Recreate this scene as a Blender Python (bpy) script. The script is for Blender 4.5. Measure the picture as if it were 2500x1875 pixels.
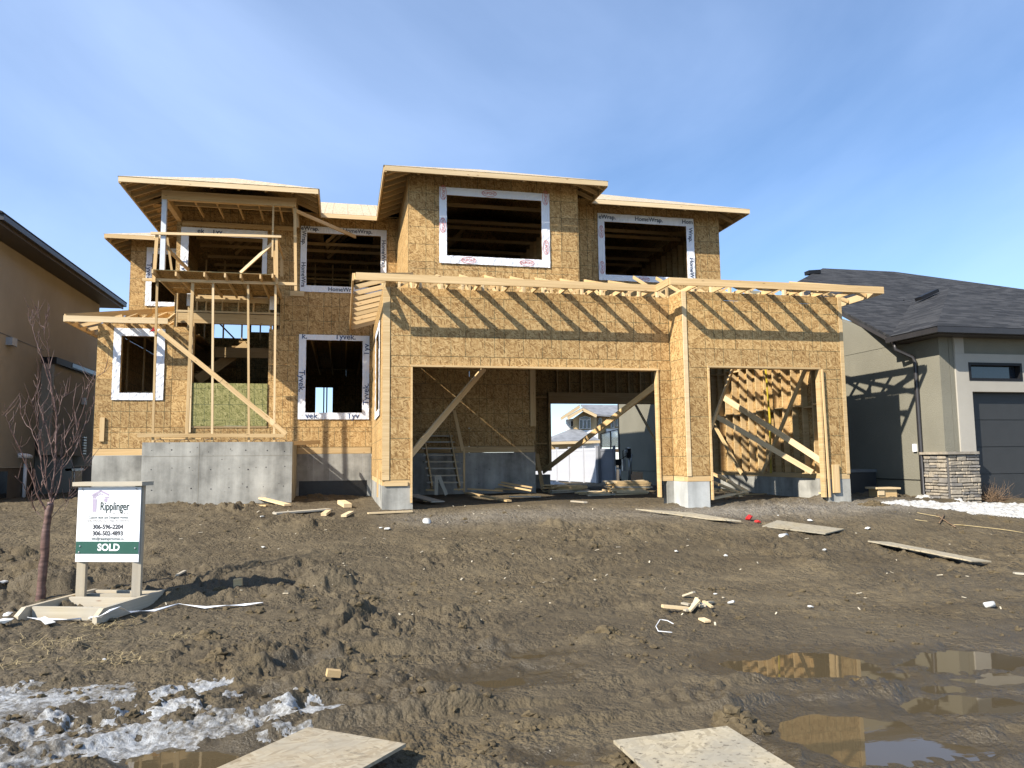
import bpy, bmesh, math, random
import numpy as np
from mathutils import Vector, Matrix
random.seed(7)
R = math.radians
sc = bpy.context.scene
COL = sc.collection
for o in list(bpy.data.objects): bpy.data.objects.remove(o)

# ------------------------------------------------------------------ camera
CAM = np.array([-0.7632, -15.2528, 1.1351]); YAW, PIT, ROL, FPX = R(12.543), R(5.631), R(-0.596), 1862.0
fw = np.array([math.sin(YAW)*math.cos(PIT), math.cos(YAW)*math.cos(PIT), math.sin(PIT)])
rt0 = np.array([math.cos(YAW), -math.sin(YAW), 0.0]); up0 = np.cross(rt0, fw)
rt = rt0*math.cos(ROL)+up0*math.sin(ROL); up = up0*math.cos(ROL)-rt0*math.sin(ROL)
cd = bpy.data.cameras.new('camera'); cam = bpy.data.objects.new('camera', cd); COL.objects.link(cam)
M3 = Matrix(((rt[0], up[0], -fw[0]), (rt[1], up[1], -fw[1]), (rt[2], up[2], -fw[2])))
cam.matrix_world = Matrix.Translation(Vector(CAM)) @ M3.to_4x4()
cd.sensor_fit = 'HORIZONTAL'; cd.sensor_width = 36; cd.lens = FPX/2500*36; cd.clip_start = 0.05; cd.clip_end = 3000
sc.camera = cam

# ------------------------------------------------------------------ sky, sun, exposure
SUND = Vector((-1.11, -0.61, 0.92)).normalized()           # towards the sun
SEL = math.asin(SUND.z); SAZ = math.atan2(SUND.x, SUND.y)
wd = bpy.data.worlds.new('World'); sc.world = wd; wd.use_nodes = True
wn, wl = wd.node_tree.nodes, wd.node_tree.links; wn.clear()
def wnode(t, **k):
    n = wn.new(t)
    for a, b in k.items(): setattr(n, a, b)
    return n
sky = wnode('ShaderNodeTexSky', sky_type='NISHITA', sun_disc=False, sun_elevation=SEL, sun_rotation=SAZ % (2*math.pi), altitude=570, air_density=0.9, dust_density=0.1, ozone_density=3.0)
tc = wnode('ShaderNodeTexCoord')
mp = wnode('ShaderNodeMapping'); mp.inputs['Rotation'].default_value = (0.25, 0.1, R(-35)); mp.inputs['Scale'].default_value = (1.0, 1.5, 2.2)
wl.new(tc.outputs['Generated'], mp.inputs['Vector'])
nz = wnode('ShaderNodeTexNoise'); nz.inputs['Scale'].default_value = 1.0; nz.inputs['Detail'].default_value = 9; nz.inputs['Roughness'].default_value = .52; nz.inputs['Distortion'].default_value = .5
wl.new(mp.outputs['Vector'], nz.inputs['Vector'])
cr = wnode('ShaderNodeValToRGB'); cr.color_ramp.elements[0].position = .34; cr.color_ramp.elements[1].position = .86
cr.color_ramp.elements[0].color = (.08, .08, .08, 1); cr.color_ramp.elements[1].color = (.60, .60, .60, 1)
wl.new(nz.outputs['Fac'], cr.inputs['Fac'])
mx = wnode('ShaderNodeMixRGB'); mx.inputs['Color2'].default_value = (5.0, 6.4, 9.2, 1)
hs = wnode('ShaderNodeHueSaturation'); hs.inputs['Saturation'].default_value = 1.12; wl.new(sky.outputs['Color'], hs.inputs['Color'])
wl.new(cr.outputs['Color'], mx.inputs['Fac']); wl.new(hs.outputs['Color'], mx.inputs['Color1'])
bg = wnode('ShaderNodeBackground'); bg.inputs['Strength'].default_value = 0.105
wo = wnode('ShaderNodeOutputWorld')
wl.new(mx.outputs['Color'], bg.inputs['Color']); wl.new(bg.outputs['Background'], wo.inputs['Surface'])
sd = bpy.data.lights.new('sun', 'SUN'); sd.energy = 5.0; sd.angle = R(.53); sd.color = (1, .94, .84)
so = bpy.data.objects.new('sun', sd); COL.objects.link(so); so.rotation_euler = SUND.to_track_quat('Z', 'Y').to_euler(); so.location = (-20, -12, 25)
sc.view_settings.view_transform = 'Standard'; sc.view_settings.look = 'None'; sc.view_settings.gamma = 1; sc.view_settings.exposure = 0.85
sc.view_settings.use_curve_mapping = False
sc.cycles.max_bounces = 6; sc.cycles.diffuse_bounces = 1

# ------------------------------------------------------------------ survey: photo measurement -> place
def ray(p):
    return fw*FPX+rt*(p[0]-1250)+up*(937.5-p[1])
def PY(p, Y): d = ray(p); return Vector(CAM+d*((Y-CAM[1])/d[1]))
def PX(p, X): d = ray(p); return Vector(CAM+d*((X-CAM[0])/d[0]))
def PZ(p, Z): d = ray(p); return Vector(CAM+d*((Z-CAM[2])/d[2]))
def crop(x0, y0, s): return lambda a, b: (x0+a/s, y0+b/s)
A = crop(100, 380, 3.191); B = crop(100, 720, 3.072); Cc = crop(650, 380, 3.191); D = crop(650, 780, 3.191); E_ = crop(1250, 400, 3.191)
F_ = crop(1250, 850, 3.95); G_ = crop(1600, 820, 3.457); H = crop(1900, 620, 2.44); L_ = crop(0, 500, 2.212); S_ = crop(0, 1100, 3.191)
I_ = crop(0, 1500, 2.458); J_ = crop(800, 1500, 2.458); K_ = crop(1600, 1500, 2.458); N_ = crop(1500, 1150, 2.212)
T_ = crop(340, 680, 3.95); R6 = crop(2230, 1080, 6.911); BK = crop(1330, 970, 6.38); GI = crop(1000, 880, 4.608); TR = crop(0, 800, 3.769)
Q7 = crop(680, 1080, 5.821)

# ------------------------------------------------------------------ noise
_rng = np.random.RandomState(11); _tab = _rng.rand(512, 512)
def vn(x, y, s=0):
    x = np.asarray(x, float)+s*17.13+1000; y = np.asarray(y, float)+s*31.7+1000
    xi = np.floor(x).astype(int); yi = np.floor(y).astype(int); fx = x-xi; fy = y-yi
    fx = fx*fx*fx*(fx*(fx*6-15)+10); fy = fy*fy*fy*(fy*(fy*6-15)+10)
    a = _tab[xi % 512, yi % 512]; b = _tab[(xi+1) % 512, yi % 512]; c = _tab[xi % 512, (yi+1) % 512]; d = _tab[(xi+1) % 512, (yi+1) % 512]
    return (a*(1-fx)+b*fx)*(1-fy)+(c*(1-fx)+d*fx)*fy
def rn(x, y, f, s=0):       # rotated value noise in -1..1
    a = .6+s*1.3; c, q = math.cos(a), math.sin(a)
    return vn((x*c-y*q)*f, (x*q+y*c)*f, s)*2-1
def sstep(a, b, x): t = np.clip((x-a)/(b-a), 0, 1); return t*t*(3-2*t)

# ------------------------------------------------------------------ ground height
_py = [-200, -9, -6.4, -5.2, -4, -1.2, 0, 4, 9, 18, 26, 60, 200]; _pz = [-.52, -.52, -.50, -.43, -.29, .07, .18, .2, .2, -.1, -.16, -.4, -.4]
def gbase(x, y):
    x = np.asarray(x, float); y = np.asarray(y, float)
    yy = y-.12*(x-2.)*np.clip((y+11)/8, 0, 1)*(np.abs(x) < 12)*0
    return np.interp(yy, _py, _pz)
_tt = np.arange(2., 60., .02)
def PG(p, dz=0.):           # where the sight line meets the ground
    d = ray(p)/FPX; k = int(np.argmax(CAM[2]+d[2]*_tt-gbase(CAM[0]+d[0]*_tt, CAM[1]+d[1]*_tt)-dz <= 0)); return Vector(CAM+d*_tt[k])
cr_, cf_ = np.array([math.cos(YAW), -math.sin(YAW)]), np.array([math.sin(YAW), math.cos(YAW)])
WATER = -.562
PUD = []
for (u, v, hu, hv, k) in [(1950, 1628, 200, 34, 1.), (2090, 1785, 205, 66, 1.), (2353, 1616, 185, 22, 1.), (2332, 1722, 190, 22, 1.), (2290, 1682, 95, 13, .6),
                       (1207, 1664, 120, 17, .55), (1268, 1602, 90, 10, .5), (455, 1850, 135, 34, .9), (640, 1712, 48, 13, .6), (790, 1634, 55, 10, .55), (1400, 1864, 75, 12, .5),
                       (1850, 1840, 90, 26, .7), (1330, 1640, 60, 8, .5), (2430, 1662, 110, 10, .6), (2290, 1825, 110, 26, .5), (2150, 1655, 70, 12, .6)]:
    c = PZ((u, v), WATER); a = (PZ((u+hu, v), WATER)-PZ((u-hu, v), WATER)).length/2; t, b2 = PZ((u, v-hv), WATER), PZ((u, v+hv), WATER)
    PUD.append((c.x, c.y, a, (t-b2).length/2, k))
RUTS = []
for pts in ([(780, 1725), (1200, 1690), (1700, 1668), (2000, 1668), (2500, 1600)], [(700, 1800), (1250, 1730), (1700, 1700), (2050, 1640), (2500, 1570)], [(1700, 1870), (2100, 1850), (2500, 1800)],
            [(-100, 1800), (400, 1700), (900, 1600), (1500, 1570)], [(100, 1870), (450, 1790), (815, 1720)]):
    RUTS.append([PZ(p, -.5).xy for p in pts])
def seg_d(x, y, pts):
    best = np.full(x.shape, 9.); tt = np.zeros(x.shape); acc = 0
    for p, q in zip(pts[:-1], pts[1:]):
        dx, dy = q[0]-p[0], q[1]-p[1]; l2 = dx*dx+dy*dy; t = np.clip(((x-p[0])*dx+(y-p[1])*dy)/l2, 0, 1)
        d = np.hypot(x-p[0]-t*dx, y-p[1]-t*dy); m = d < best; best = np.where(m, d, best); tt = np.where(m, acc+t*math.sqrt(l2), tt); acc += math.sqrt(l2)
    return best, tt
def clodf(x, y, c, seed, prob):
    xi = np.floor(x/c).astype(int); yi = np.floor(y/c).astype(int); h = np.zeros(x.shape)
    for dx in (-1, 0, 1):
        for dy in (-1, 0, 1):
            cx, cy = xi+dx, yi+dy; t = lambda k: _tab[(cx*7+k*53+seed*19) % 512, (cy*11+k*97+seed*7) % 512]
            on = t(0) < prob; px = (cx+.15+.7*t(1))*c; py = (cy+.15+.7*t(2))*c; an = t(3)*6.283; ca, sa = np.cos(an), np.sin(an); u = ((x-px)*ca+(y-py)*sa)/c; v = (-(x-px)*sa+(y-py)*ca)/c
            r = .28+.42*t(4)**2; as_ = .65+.5*t(5); d = 1-np.maximum(np.abs(u)*.55+np.hypot(u*as_, v/as_)*.6, np.hypot(u*as_, v/as_)*.85)/r
            h = np.maximum(h, np.where(on, np.clip(d*2.6, 0, 1)**.7*r*(.55+.6*t(6)+.9*u*(t(7)-.5)), 0))
    return h*c
def pudmask(x, y):
    m = np.full(x.shape, -9.)
    wx = x+.10*rn(x, y, 1.7, 5)+.05*rn(x, y, 5, 6)+.03*rn(x, y, 12, 7); wy = y+.10*rn(x, y, 1.7, 8)+.05*rn(x, y, 5, 9)+.03*rn(x, y, 12, 3)
    for cx, cy, a, b, k in PUD:
        dx, dy = wx-cx, wy-cy; u = (dx*cr_[0]+dy*cr_[1])/a; v = (dx*cf_[0]+dy*cf_[1])/b
        m = np.maximum(m, (1-np.sqrt(u*u+v*v))*k)
    return m
def gh(x, y):
    x = np.atleast_1d(np.asarray(x, float)); y = np.atleast_1d(np.asarray(y, float))
    z = gbase(x, y)
    near = np.clip(1-(np.hypot(x-3, y+4)-16)/14, 0, 1); inside = sstep(-.2, .6, y)*(x > -.3)*(x < 9.9)
    amp = near*(1-.75*inside); front = sstep(-7.2, -9.0, y)
    rough = sstep(-.35, .55, rn(x, y, .55, 1)+.45*rn(x, y, 1.7, 2))*(1-.35*front)*(1-.6*front*sstep(1.2, 2.6, x))
    wx = x+.06*rn(x, y, 6, 21); wy = y+.06*rn(x, y, 6, 22)
    z = z+amp*(.045*rn(x, y, .4, 3)+.03*rn(x, y, 1.1, 4)*(1-.4*front))
    b1 = np.abs(rn(wx, wy, 2.6, 10)); b2 = np.abs(rn(wx, wy, 6.5, 11)); b3 = np.abs(rn(wx, wy, 15, 12)); b4 = rn(wx, wy, 34, 13)
    z = z+amp*rough*(.040*(b1-.25)+.034*(b2-.25)*(.5+b1)+.024*(b3-.25)+.011*b4)+amp*(1-rough)*(.012*rn(x, y, 5, 14)+.010*rn(x, y, 11, 15)+.004*b4)
    cl = sstep(.42, .62, rn(wx, wy, 4.2, 16))*sstep(.0, .5, rn(x, y, .8, 17)); z = z+amp*.03*cl*(.6+.4*b3)
    mm = amp > .05
    if mm.any():
        xx, yy = wx[mm], wy[mm]; qx = xx+.02*rn(xx, yy, 19, 23); qy = yy+.02*rn(xx, yy, 19, 24); rg = rough[mm]; d2 = sstep(-.3, .5, rn(xx, yy, 1.3, 25))
        ex = (.35+.65*rg)*amp[mm]*(1-.45*front[mm])*(.55+.45*sstep(2.5, -2.5, xx)+.35*sstep(-5., -8.5, yy)*sstep(4, 1, xx)); z[mm] += ex*(.42*clodf(qx, qy, .55, 4, .22)*rg+.75*clodf(qx, qy, .24, 1, .30)*rg*d2+.85*clodf(qx, qy, .125, 2, .55)*(.25+.75*rg)*(.3+.7*d2)+.8*clodf(qx, qy, .06, 3, .6)*(.35+.65*d2))
    m = (y < -6.5)*(y > -14)
    if m.any():
        zz = z[m]; xx, yy = x[m], y[m]
        for k, r in enumerate(RUTS):
            d, t = seg_d(xx, yy, r); d = d+.03*rn(xx, yy, 3, 30+k)
            tread = .5+.5*np.tanh(3*np.sin(t*2*math.pi/.14+d*22))
            zz = zz-.05*np.exp(-(d/.13)**4)+.055*np.exp(-((d-.22)/.06)**2)*(.6+.6*rn(xx, yy, 2.2, 40+k))+.028*tread*np.exp(-(d/.10)**4)*(y[m] < -8)
        pm = pudmask(xx, yy)
        fl = sstep(-.5, -.02, pm); zz = zz*(1-fl)+(WATER+.012-.03*np.clip(pm+.02, -.3, .6)*2+.25*(zz-gbase(xx, yy))*np.exp(-np.clip(pm, 0, 1)*6))*fl
        zz = np.where(pm < -.12, np.maximum(zz, WATER+.008+.022*sstep(-.12, -.5, pm)+.008*rn(xx, yy, 9, 77)), zz)
        z[m] = zz
    return z
def gz(x, y): return float(gh(x, y)[0])
def gz_avg(x, y, r=.15): return float(np.mean(gh(np.array([x, x+r, x-r, x, x]), np.array([y, y, y, y+r, y-r]))))

# ------------------------------------------------------------------ materials
MATS = {}
class NT:
    def __init__(s, name):
        s.m = bpy.data.materials.new(name); s.m.use_nodes = True; s.t = s.m.node_tree; s.n = s.t.nodes; s.l = s.t.links
        s.b = s.n['Principled BSDF']; MATS[name] = s.m
    def new(s, t, **k):
        n = s.n.new(t)
        for a, b in k.items():
            if a in n.inputs.keys(): n.inputs[a].default_value = b
            else: setattr(n, a, b)
        return n
    def ln(s, a, b): s.l.new(a, b)
    def uv(s, src='UV'): return s.new('ShaderNodeTexCoord').outputs[src]
    def map(s, v, scale=(1, 1, 1), rot=(0, 0, 0), loc=(0, 0, 0)):
        n = s.new('ShaderNodeMapping'); n.inputs['Scale'].default_value = scale; n.inputs['Rotation'].default_value = rot; n.inputs['Location'].default_value = loc
        s.ln(v, n.inputs['Vector']); return n.outputs['Vector']
    def noise(s, v, scale, detail=4, rough=.5, dist=0):
        n = s.new('ShaderNodeTexNoise'); n.inputs['Scale'].default_value = scale; n.inputs['Detail'].default_value = detail; n.inputs['Roughness'].default_value = rough; n.inputs['Distortion'].default_value = dist
        s.ln(v, n.inputs['Vector']); return n.outputs['Fac']
    def voro(s, v, scale, feat='F1', out='Color'):
        n = s.new('ShaderNodeTexVoronoi'); n.feature = feat; n.inputs['Scale'].default_value = scale; s.ln(v, n.inputs['Vector']); return n.outputs[out]
    def ramp(s, f, stops):
        n = s.new('ShaderNodeValToRGB'); e = n.color_ramp.elements
        while len(e) < len(stops): e.new(.5)
        for k, (p, c) in zip(e, stops):
            k.position = p; k.color = (*(c if hasattr(c, '__len__') else (c, c, c)), 1)
        s.ln(f, n.inputs['Fac']); return n.outputs['Color']
    def mix(s, f, a, b, mode='MIX'):
        n = s.new('ShaderNodeMixRGB', blend_type=mode)
        for k, v in (('Fac', f), ('Color1', a), ('Color2', b)):
            if hasattr(v, 'is_output') or hasattr(v, 'links'): s.ln(v, n.inputs[k])
            elif hasattr(v, '__len__'): n.inputs[k].default_value = (*v, 1)
            else: n.inputs[k].default_value = v if k == 'Fac' else (v, v, v, 1)
        return n.outputs['Color']
    def math(s, op, a, b=0):
        n = s.new('ShaderNodeMath', operation=op)
        for k, v in ((0, a), (1, b)):
            if hasattr(v, 'links'): s.ln(v, n.inputs[k])
            else: n.inputs[k].default_value = v
        return n.outputs[0]
    def rnd(s): return s.new('ShaderNodeObjectInfo').outputs['Random']
    def bump(s, h, st=.3, dist=.01):
        n = s.new('ShaderNodeBump'); n.inputs['Strength'].default_value = st; n.inputs['Distance'].default_value = dist; s.ln(h, n.inputs['Height']); s.ln(n.outputs['Normal'], s.b.inputs['Normal'])
    def col(s, c):
        if hasattr(c, 'links'): s.ln(c, s.b.inputs['Base Color'])
        else: s.b.inputs['Base Color'].default_value = (*c, 1)
    def rough(s, r):
        if hasattr(r, 'links'): s.ln(r, s.b.inputs['Roughness'])
        else: s.b.inputs['Roughness'].default_value = r
    def spec(s, v): s.b.inputs['Specular IOR Level'].default_value = v
def plain(name, c, r=.6, spec=.5, var=.12, scale=3., metal=0, bump=0, bscale=40):
    t = NT(name); v = t.uv('Object'); n = t.noise(v, scale, 5, .6)
    t.col(t.mix(t.ramp(n, [(.3, 0.), (.7, 1.)]), tuple(x*(1-var) for x in c), tuple(min(1, x*(1+var)) for x in c)))
    t.rough(r); t.spec(spec); t.b.inputs['Metallic'].default_value = metal
    if bump: t.bump(t.noise(v, bscale, 4, .6), bump, .006)
    return t.m
def shifted_uv(t):
    r = t.rnd(); n = t.new('ShaderNodeVectorMath', operation='MULTIPLY_ADD'); c = t.new('ShaderNodeCombineXYZ')
    t.ln(r, c.inputs[0]); t.ln(t.math('MULTIPLY', r, 7.3), c.inputs[1]); t.ln(t.math('FRACT', t.math('MULTIPLY', r, 91.7)), c.inputs[2])
    t.ln(c.outputs[0], n.inputs[0]); n.inputs[1].default_value = (13.7, 11.3, 5.1); t.ln(t.uv(), n.inputs[2]); return n.outputs[0], r
def osb(name, dark, mid, light, grid=True, gridc=(.05, .07, .04), dirt=0):
    t = NT(name); v, r = shifted_uv(t)
    nzz = t.new('ShaderNodeTexNoise'); nzz.inputs['Scale'].default_value = 5; nzz.inputs['Detail'].default_value = 3; t.ln(v, nzz.inputs['Vector'])
    wv = t.new('ShaderNodeVectorMath', operation='MULTIPLY_ADD'); t.ln(nzz.outputs['Color'], wv.inputs[0]); wv.inputs[1].default_value = (.022, .022, 0); t.ln(v, wv.inputs[2]); v2 = wv.outputs[0]
    lay = []
    for ang, sx, sy in ((8, 11, 58), (-24, 10, 48), (40, 12, 50), (82, 11, 46)):
        m = t.map(v2, (1, 1, 1), (0, 0, R(ang))); m = t.map(m, (sx, sy, 1)); lay.append(t.new('ShaderNodeSeparateColor').inputs)
        t.ln(t.voro(m, 1.0), lay[-1][0]); lay[-1] = [n for n in t.n if n.type == 'SEPARATE_COLOR'][-1].outputs
    val = lay[0][0]
    for k in (1, 2, 3):
        val = t.mix(t.math('GREATER_THAN', lay[k][1], (.5, .62, .74)[k-1]), val, lay[k][0])
    big = t.noise(v, 1.3, 3, .6)
    f = t.math('ADD', t.math('MULTIPLY', val, .8), t.math('MULTIPLY', big, .28))
    c = t.ramp(f, [(.12, dark), (.45, mid), (.72, tuple((a+b)/2 for a, b in zip(mid, light))), (.97, light)])
    c = t.mix(t.math('MULTIPLY', t.math('SUBTRACT', r, .5), .0), c, c)
    c = t.mix(1., c, t.ramp(r, [(0, (.80, .79, .77)), (.5, (.98, .97, .97)), (1, (1.08, 1.05, 1.0))]), 'MULTIPLY')
    if grid:
        sx = t.new('ShaderNodeSeparateXYZ'); t.ln(t.uv(), sx.inputs[0]); lines = None
        for ax, off, per in ((0, .0, .4064), (0, .0, .6096), (1, .0, .4064)):
            fr = t.math('FRACT', t.math('DIVIDE', t.math('ADD', sx.outputs[ax], off+100*per), per))
            d = t.math('MULTIPLY', t.math('MINIMUM', fr, t.math('SUBTRACT', 1., fr)), per); l = t.math('LESS_THAN', d, .0058)
            lines = l if lines is None else t.math('MAXIMUM', lines, l)
        brk = t.ramp(t.noise(v, 6, 2), [(.35, .35), (.6, .85)])
        c = t.mix(t.math('MULTIPLY', lines, brk), c, gridc)
    if dirt:
        d = t.ramp(t.noise(v, 3.2, 6, .65), [(.38, 0.), (.62, dirt)]); c = t.mix(d, c, (.30, .27, .21))
        d2 = t.ramp(t.noise(v, 22 if dirt > .7 else 9, 5, .65), [(.57, 0.), (.68, 1. if dirt > .7 else .6)]); c = t.mix(d2, c, (.10, .08, .055))
    t.col(c); t.rough(.72); t.spec(.25); t.bump(t.math('ADD', val, 0), .25, .003); return t.m
OSB = osb('osb', (.212, .117, .040), (.410, .250, .097), (.60, .415, .190))
OSBW = osb('osb_weathered', (.235, .185, .115), (.325, .265, .175), (.40, .345, .245), grid=False, dirt=.65)
OSBM = osb('osb_muddy', (.29, .245, .165), (.37, .315, .215), (.45, .39, .275), grid=False, dirt=.8)
OSBG = osb('osb_treated', (.12, .12, .035), (.26, .25, .09), (.42, .38, .17))
OSBR = osb('osb_roof', (.34, .25, .15), (.50, .40, .27), (.64, .54, .39), gridc=(.12, .10, .07))
def lumber(name, a, b, knot=(.22, .11, .045), grey=0):
    t = NT(name); v, r = shifted_uv(t)
    g = t.noise(t.map(v, (1.1, 42, 42)), 1, 5, .65, .6); g2 = t.noise(t.map(v, (.5, 9, 9)), 1, 3, .5)
    c = t.mix(t.ramp(t.math('ADD', t.math('MULTIPLY', g, .6), t.math('MULTIPLY', g2, .4)), [(.36, 0.), (.64, 1.)]), a, b)
    k = t.voro(t.map(v, (2.6, 11, 11)), 1, 'F1', 'Distance'); c = t.mix(t.ramp(k, [(.045, 1.), (.11, 0.)]), c, knot)
    c = t.mix(1., c, t.ramp(r, [(0, (.80, .78, .74)), (.5, (1, 1, 1)), (1, (1.06, 1.0, .92))]), 'MULTIPLY')
    if grey: c = t.mix(t.ramp(t.noise(v, 2.5, 4), [(.3, 0.), (.7, grey)]), c, (.36, .34, .30))
    t.col(c); t.rough(.65); t.spec(.3); t.bump(g, .12, .002); return t.m
LUM = lumber('spruce_lumber', (.50, .335, .155), (.68, .50, .27))
LUMG = lumber('weathered_lumber', (.40, .335, .23), (.52, .46, .345), grey=.6)
LUMC = lumber('lumber_end_light', (.60, .44, .24), (.74, .58, .36))
def concrete(name, c, stain=.35, vert=True):
    t = NT(name); v = t.uv('Object'); n = t.noise(v, 1.6, 7, .65); n2 = t.noise(t.map(v, (3.5, 3.5, .35)), 1, 5, .6)
    cc = t.mix(t.ramp(t.math('ADD', t.math('MULTIPLY', n, .55), t.math('MULTIPLY', n2, .45)), [(.34, 0.), (.68, 1.)]), tuple(x*(1-stain) for x in c), tuple(min(1, x*(1+stain*.6)) for x in c))
    sp = t.voro(t.map(v, (4.2, 4.2, 4.2)), 1, 'F1', 'Distance'); cc = t.mix(t.ramp(sp, [(.05, .75), (.085, 0.)]), cc, (.10, .09, .08))
    fine = t.noise(v, 60, 4, .7); cc = t.mix(t.ramp(fine, [(.3, .18), (.6, 0.)]), cc, (.12, .12, .11))
    t.col(cc); t.rough(.85); t.spec(.25); t.bump(t.math('ADD', fine, t.math('MULTIPLY', n, 2)), .25, .006); return t.m
CON = concrete('poured_concrete', (.37, .357, .315), .6); CONW = concrete('pale_concrete', (.50, .50, .47))
BLACKTAR = plain('foundation_tar', (.012, .011, .010), .38, .5, .5, 6, bump=.5, bscale=14)
WRAP = NT('house_wrap'); _v = WRAP.uv('Object'); WRAP.col((.80, .81, .84)); WRAP.rough(.45); WRAP.spec(.4); WRAP.bump(WRAP.noise(WRAP.map(_v, (9, 9, 3)), 1, 5, .6, 1.5), .8, .03); WRAP = WRAP.m
INKB = plain('blue_print', (.045, .07, .15), .5, var=.05); INKD = plain('navy_print', (.03, .045, .085), .5, var=.05); INKR = plain('red_print', (.62, .17, .15), .5, var=.05)
INKG = plain('dark_print', (.012, .030, .026), .5, var=.05); INKGR = plain('grey_print', (.045, .045, .05), .5, var=.05); INKP = plain('lilac_print', (.36, .31, .40), .5, var=.03); INKW = plain('white_print', (.85, .86, .86), .5, var=.02); GREEN = plain('green_print', (.022, .085, .062), .4, var=.05)
def stucco(name, c, b=.5, sc_=55):
    t = NT(name); v = t.uv('Object'); n = t.noise(v, sc_, 5, .65); n2 = t.noise(v, .8, 4, .6)
    t.col(t.mix(t.ramp(n2, [(.3, 0.), (.7, 1.)]), tuple(x*.90 for x in c), tuple(x*1.08 for x in c))); t.rough(.9); t.spec(.2); t.bump(n, b, .012); return t.m
STT = stucco('tan_stucco', (.315, .280, .222)); STG = stucco('grey_green_stucco', (.200, .186, .142), .8, 38); STB = stucco('beige_trim_stucco', (.38, .35, .295), .3); STX = stucco('taupe_stucco', (.27, .235, .17))
DARKM = plain('dark_metal', (.030, .028, .029), .42, .5, .15); SOFF = plain('brown_soffit', (.045, .036, .030), .5, .4, .1); GDOOR = plain('charcoal_door', (.036, .037, .037), .5, .4, .08); WHITE = plain('white_vinyl', (.80, .80, .80), .4, .5, .04)
VINYL = plain('fence_vinyl', (.44, .44, .46), .45, .4, .05); GLASSD = plain('dark_glass', (.015, .02, .028), .06, .9, .1); BLACK = plain('black_paint', (.010, .010, .011), .55, .3, .1); STEELW = plain('primed_steel', (.62, .64, .66), .4, .5, .1, bump=.1)
YELLOW = plain('yellow_strap', (.48, .36, .03), .6); REDC = plain('red_cloth', (.50, .030, .028), .6, .3, .2, bump=.4, bscale=30); PAPER = plain('white_litter', (.60, .59, .55), .6, .3, .05); TAPE = plain('white_strap', (.74, .75, .77), .4, .4, .05)
COPPER = plain('orange_plastic', (.55, .22, .05), .6); DARKW = plain('shadowed_wood', (.10, .065, .035), .8, .2, .3); GLAV = plain('galvanised', (.42, .43, .44), .4, .5, .15, metal=.6)
def shingle():
    t = NT('asphalt_shingle'); v = t.uv(); b = t.new('ShaderNodeTexBrick'); b.offset = .5; b.inputs['Scale'].default_value = 1; b.inputs['Brick Width'].default_value = .34; b.inputs['Row Height'].default_value = .14; b.inputs['Mortar Size'].default_value = .006
    b.inputs['Color1'].default_value = (.023, .023, .024, 1); b.inputs['Color2'].default_value = (.062, .061, .061, 1); b.inputs['Mortar'].default_value = (.012, .012, .013, 1); b.inputs['Mortar Smooth'].default_value = .3; b.inputs['Bias'].default_value = -.1
    t.ln(v, b.inputs['Vector']); n = t.noise(v, 90, 4, .7); n2 = t.noise(v, 1.2, 4)
    c = t.mix(1., b.outputs['Color'], t.ramp(n, [(.2, .75), (.8, 1.25)]), 'MULTIPLY'); c = t.mix(1., c, t.ramp(n2, [(.3, .85), (.7, 1.15)]), 'MULTIPLY'); t.col(c); t.rough(.9); t.spec(.2); t.bump(t.mix(.4, b.outputs['Color'], n), .5, .02); return t.m
SHIN = shingle()
SHINL = plain('light_grey_shingle', (.22, .225, .235), .9, .2, .25, 1.2, bump=.4, bscale=20)
def stone(name, c):
    t = NT(name); v = t.uv('Object'); n = t.noise(v, 9, 6, .65); r = t.rnd()
    cc = t.mix(t.ramp(n, [(.3, 0.), (.7, 1.)]), tuple(x*.65 for x in c), tuple(x*1.2 for x in c)); cc = t.mix(1., cc, t.ramp(r, [(0, (.62, .64, .70)), (.5, (1, .95, .86)), (1, (1.2, 1.12, 1.0))]), 'MULTIPLY'); t.col(cc); t.rough(.85); t.bump(n, .6, .02); return t.m
STONE = stone('ledge_stone', (.30, .27, .225)); MORT = plain('stone_joint', (.09, .085, .08), .9)
BARK = NT('sapling_bark'); _v = BARK.uv('Object'); BARK.col(BARK.mix(BARK.ramp(BARK.noise(BARK.map(_v, (6, 6, 30)), 1, 4), [(.35, 0.), (.65, 1.)]), (.068, .034, .027), (.160, .090, .070))); BARK.rough(.55); BARK.bump(BARK.noise(_v, 45, 3), .4, .006); BARK = BARK.m
TWIG = plain('dry_twig', (.19, .125, .075), .8, .2, .3, 12); STRAW = plain('dry_straw', (.40, .31, .16), .8, .2, .3, 9); CHIP = plain('wood_chip', (.52, .45, .33), .7, .2, .25, 9)
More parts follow.
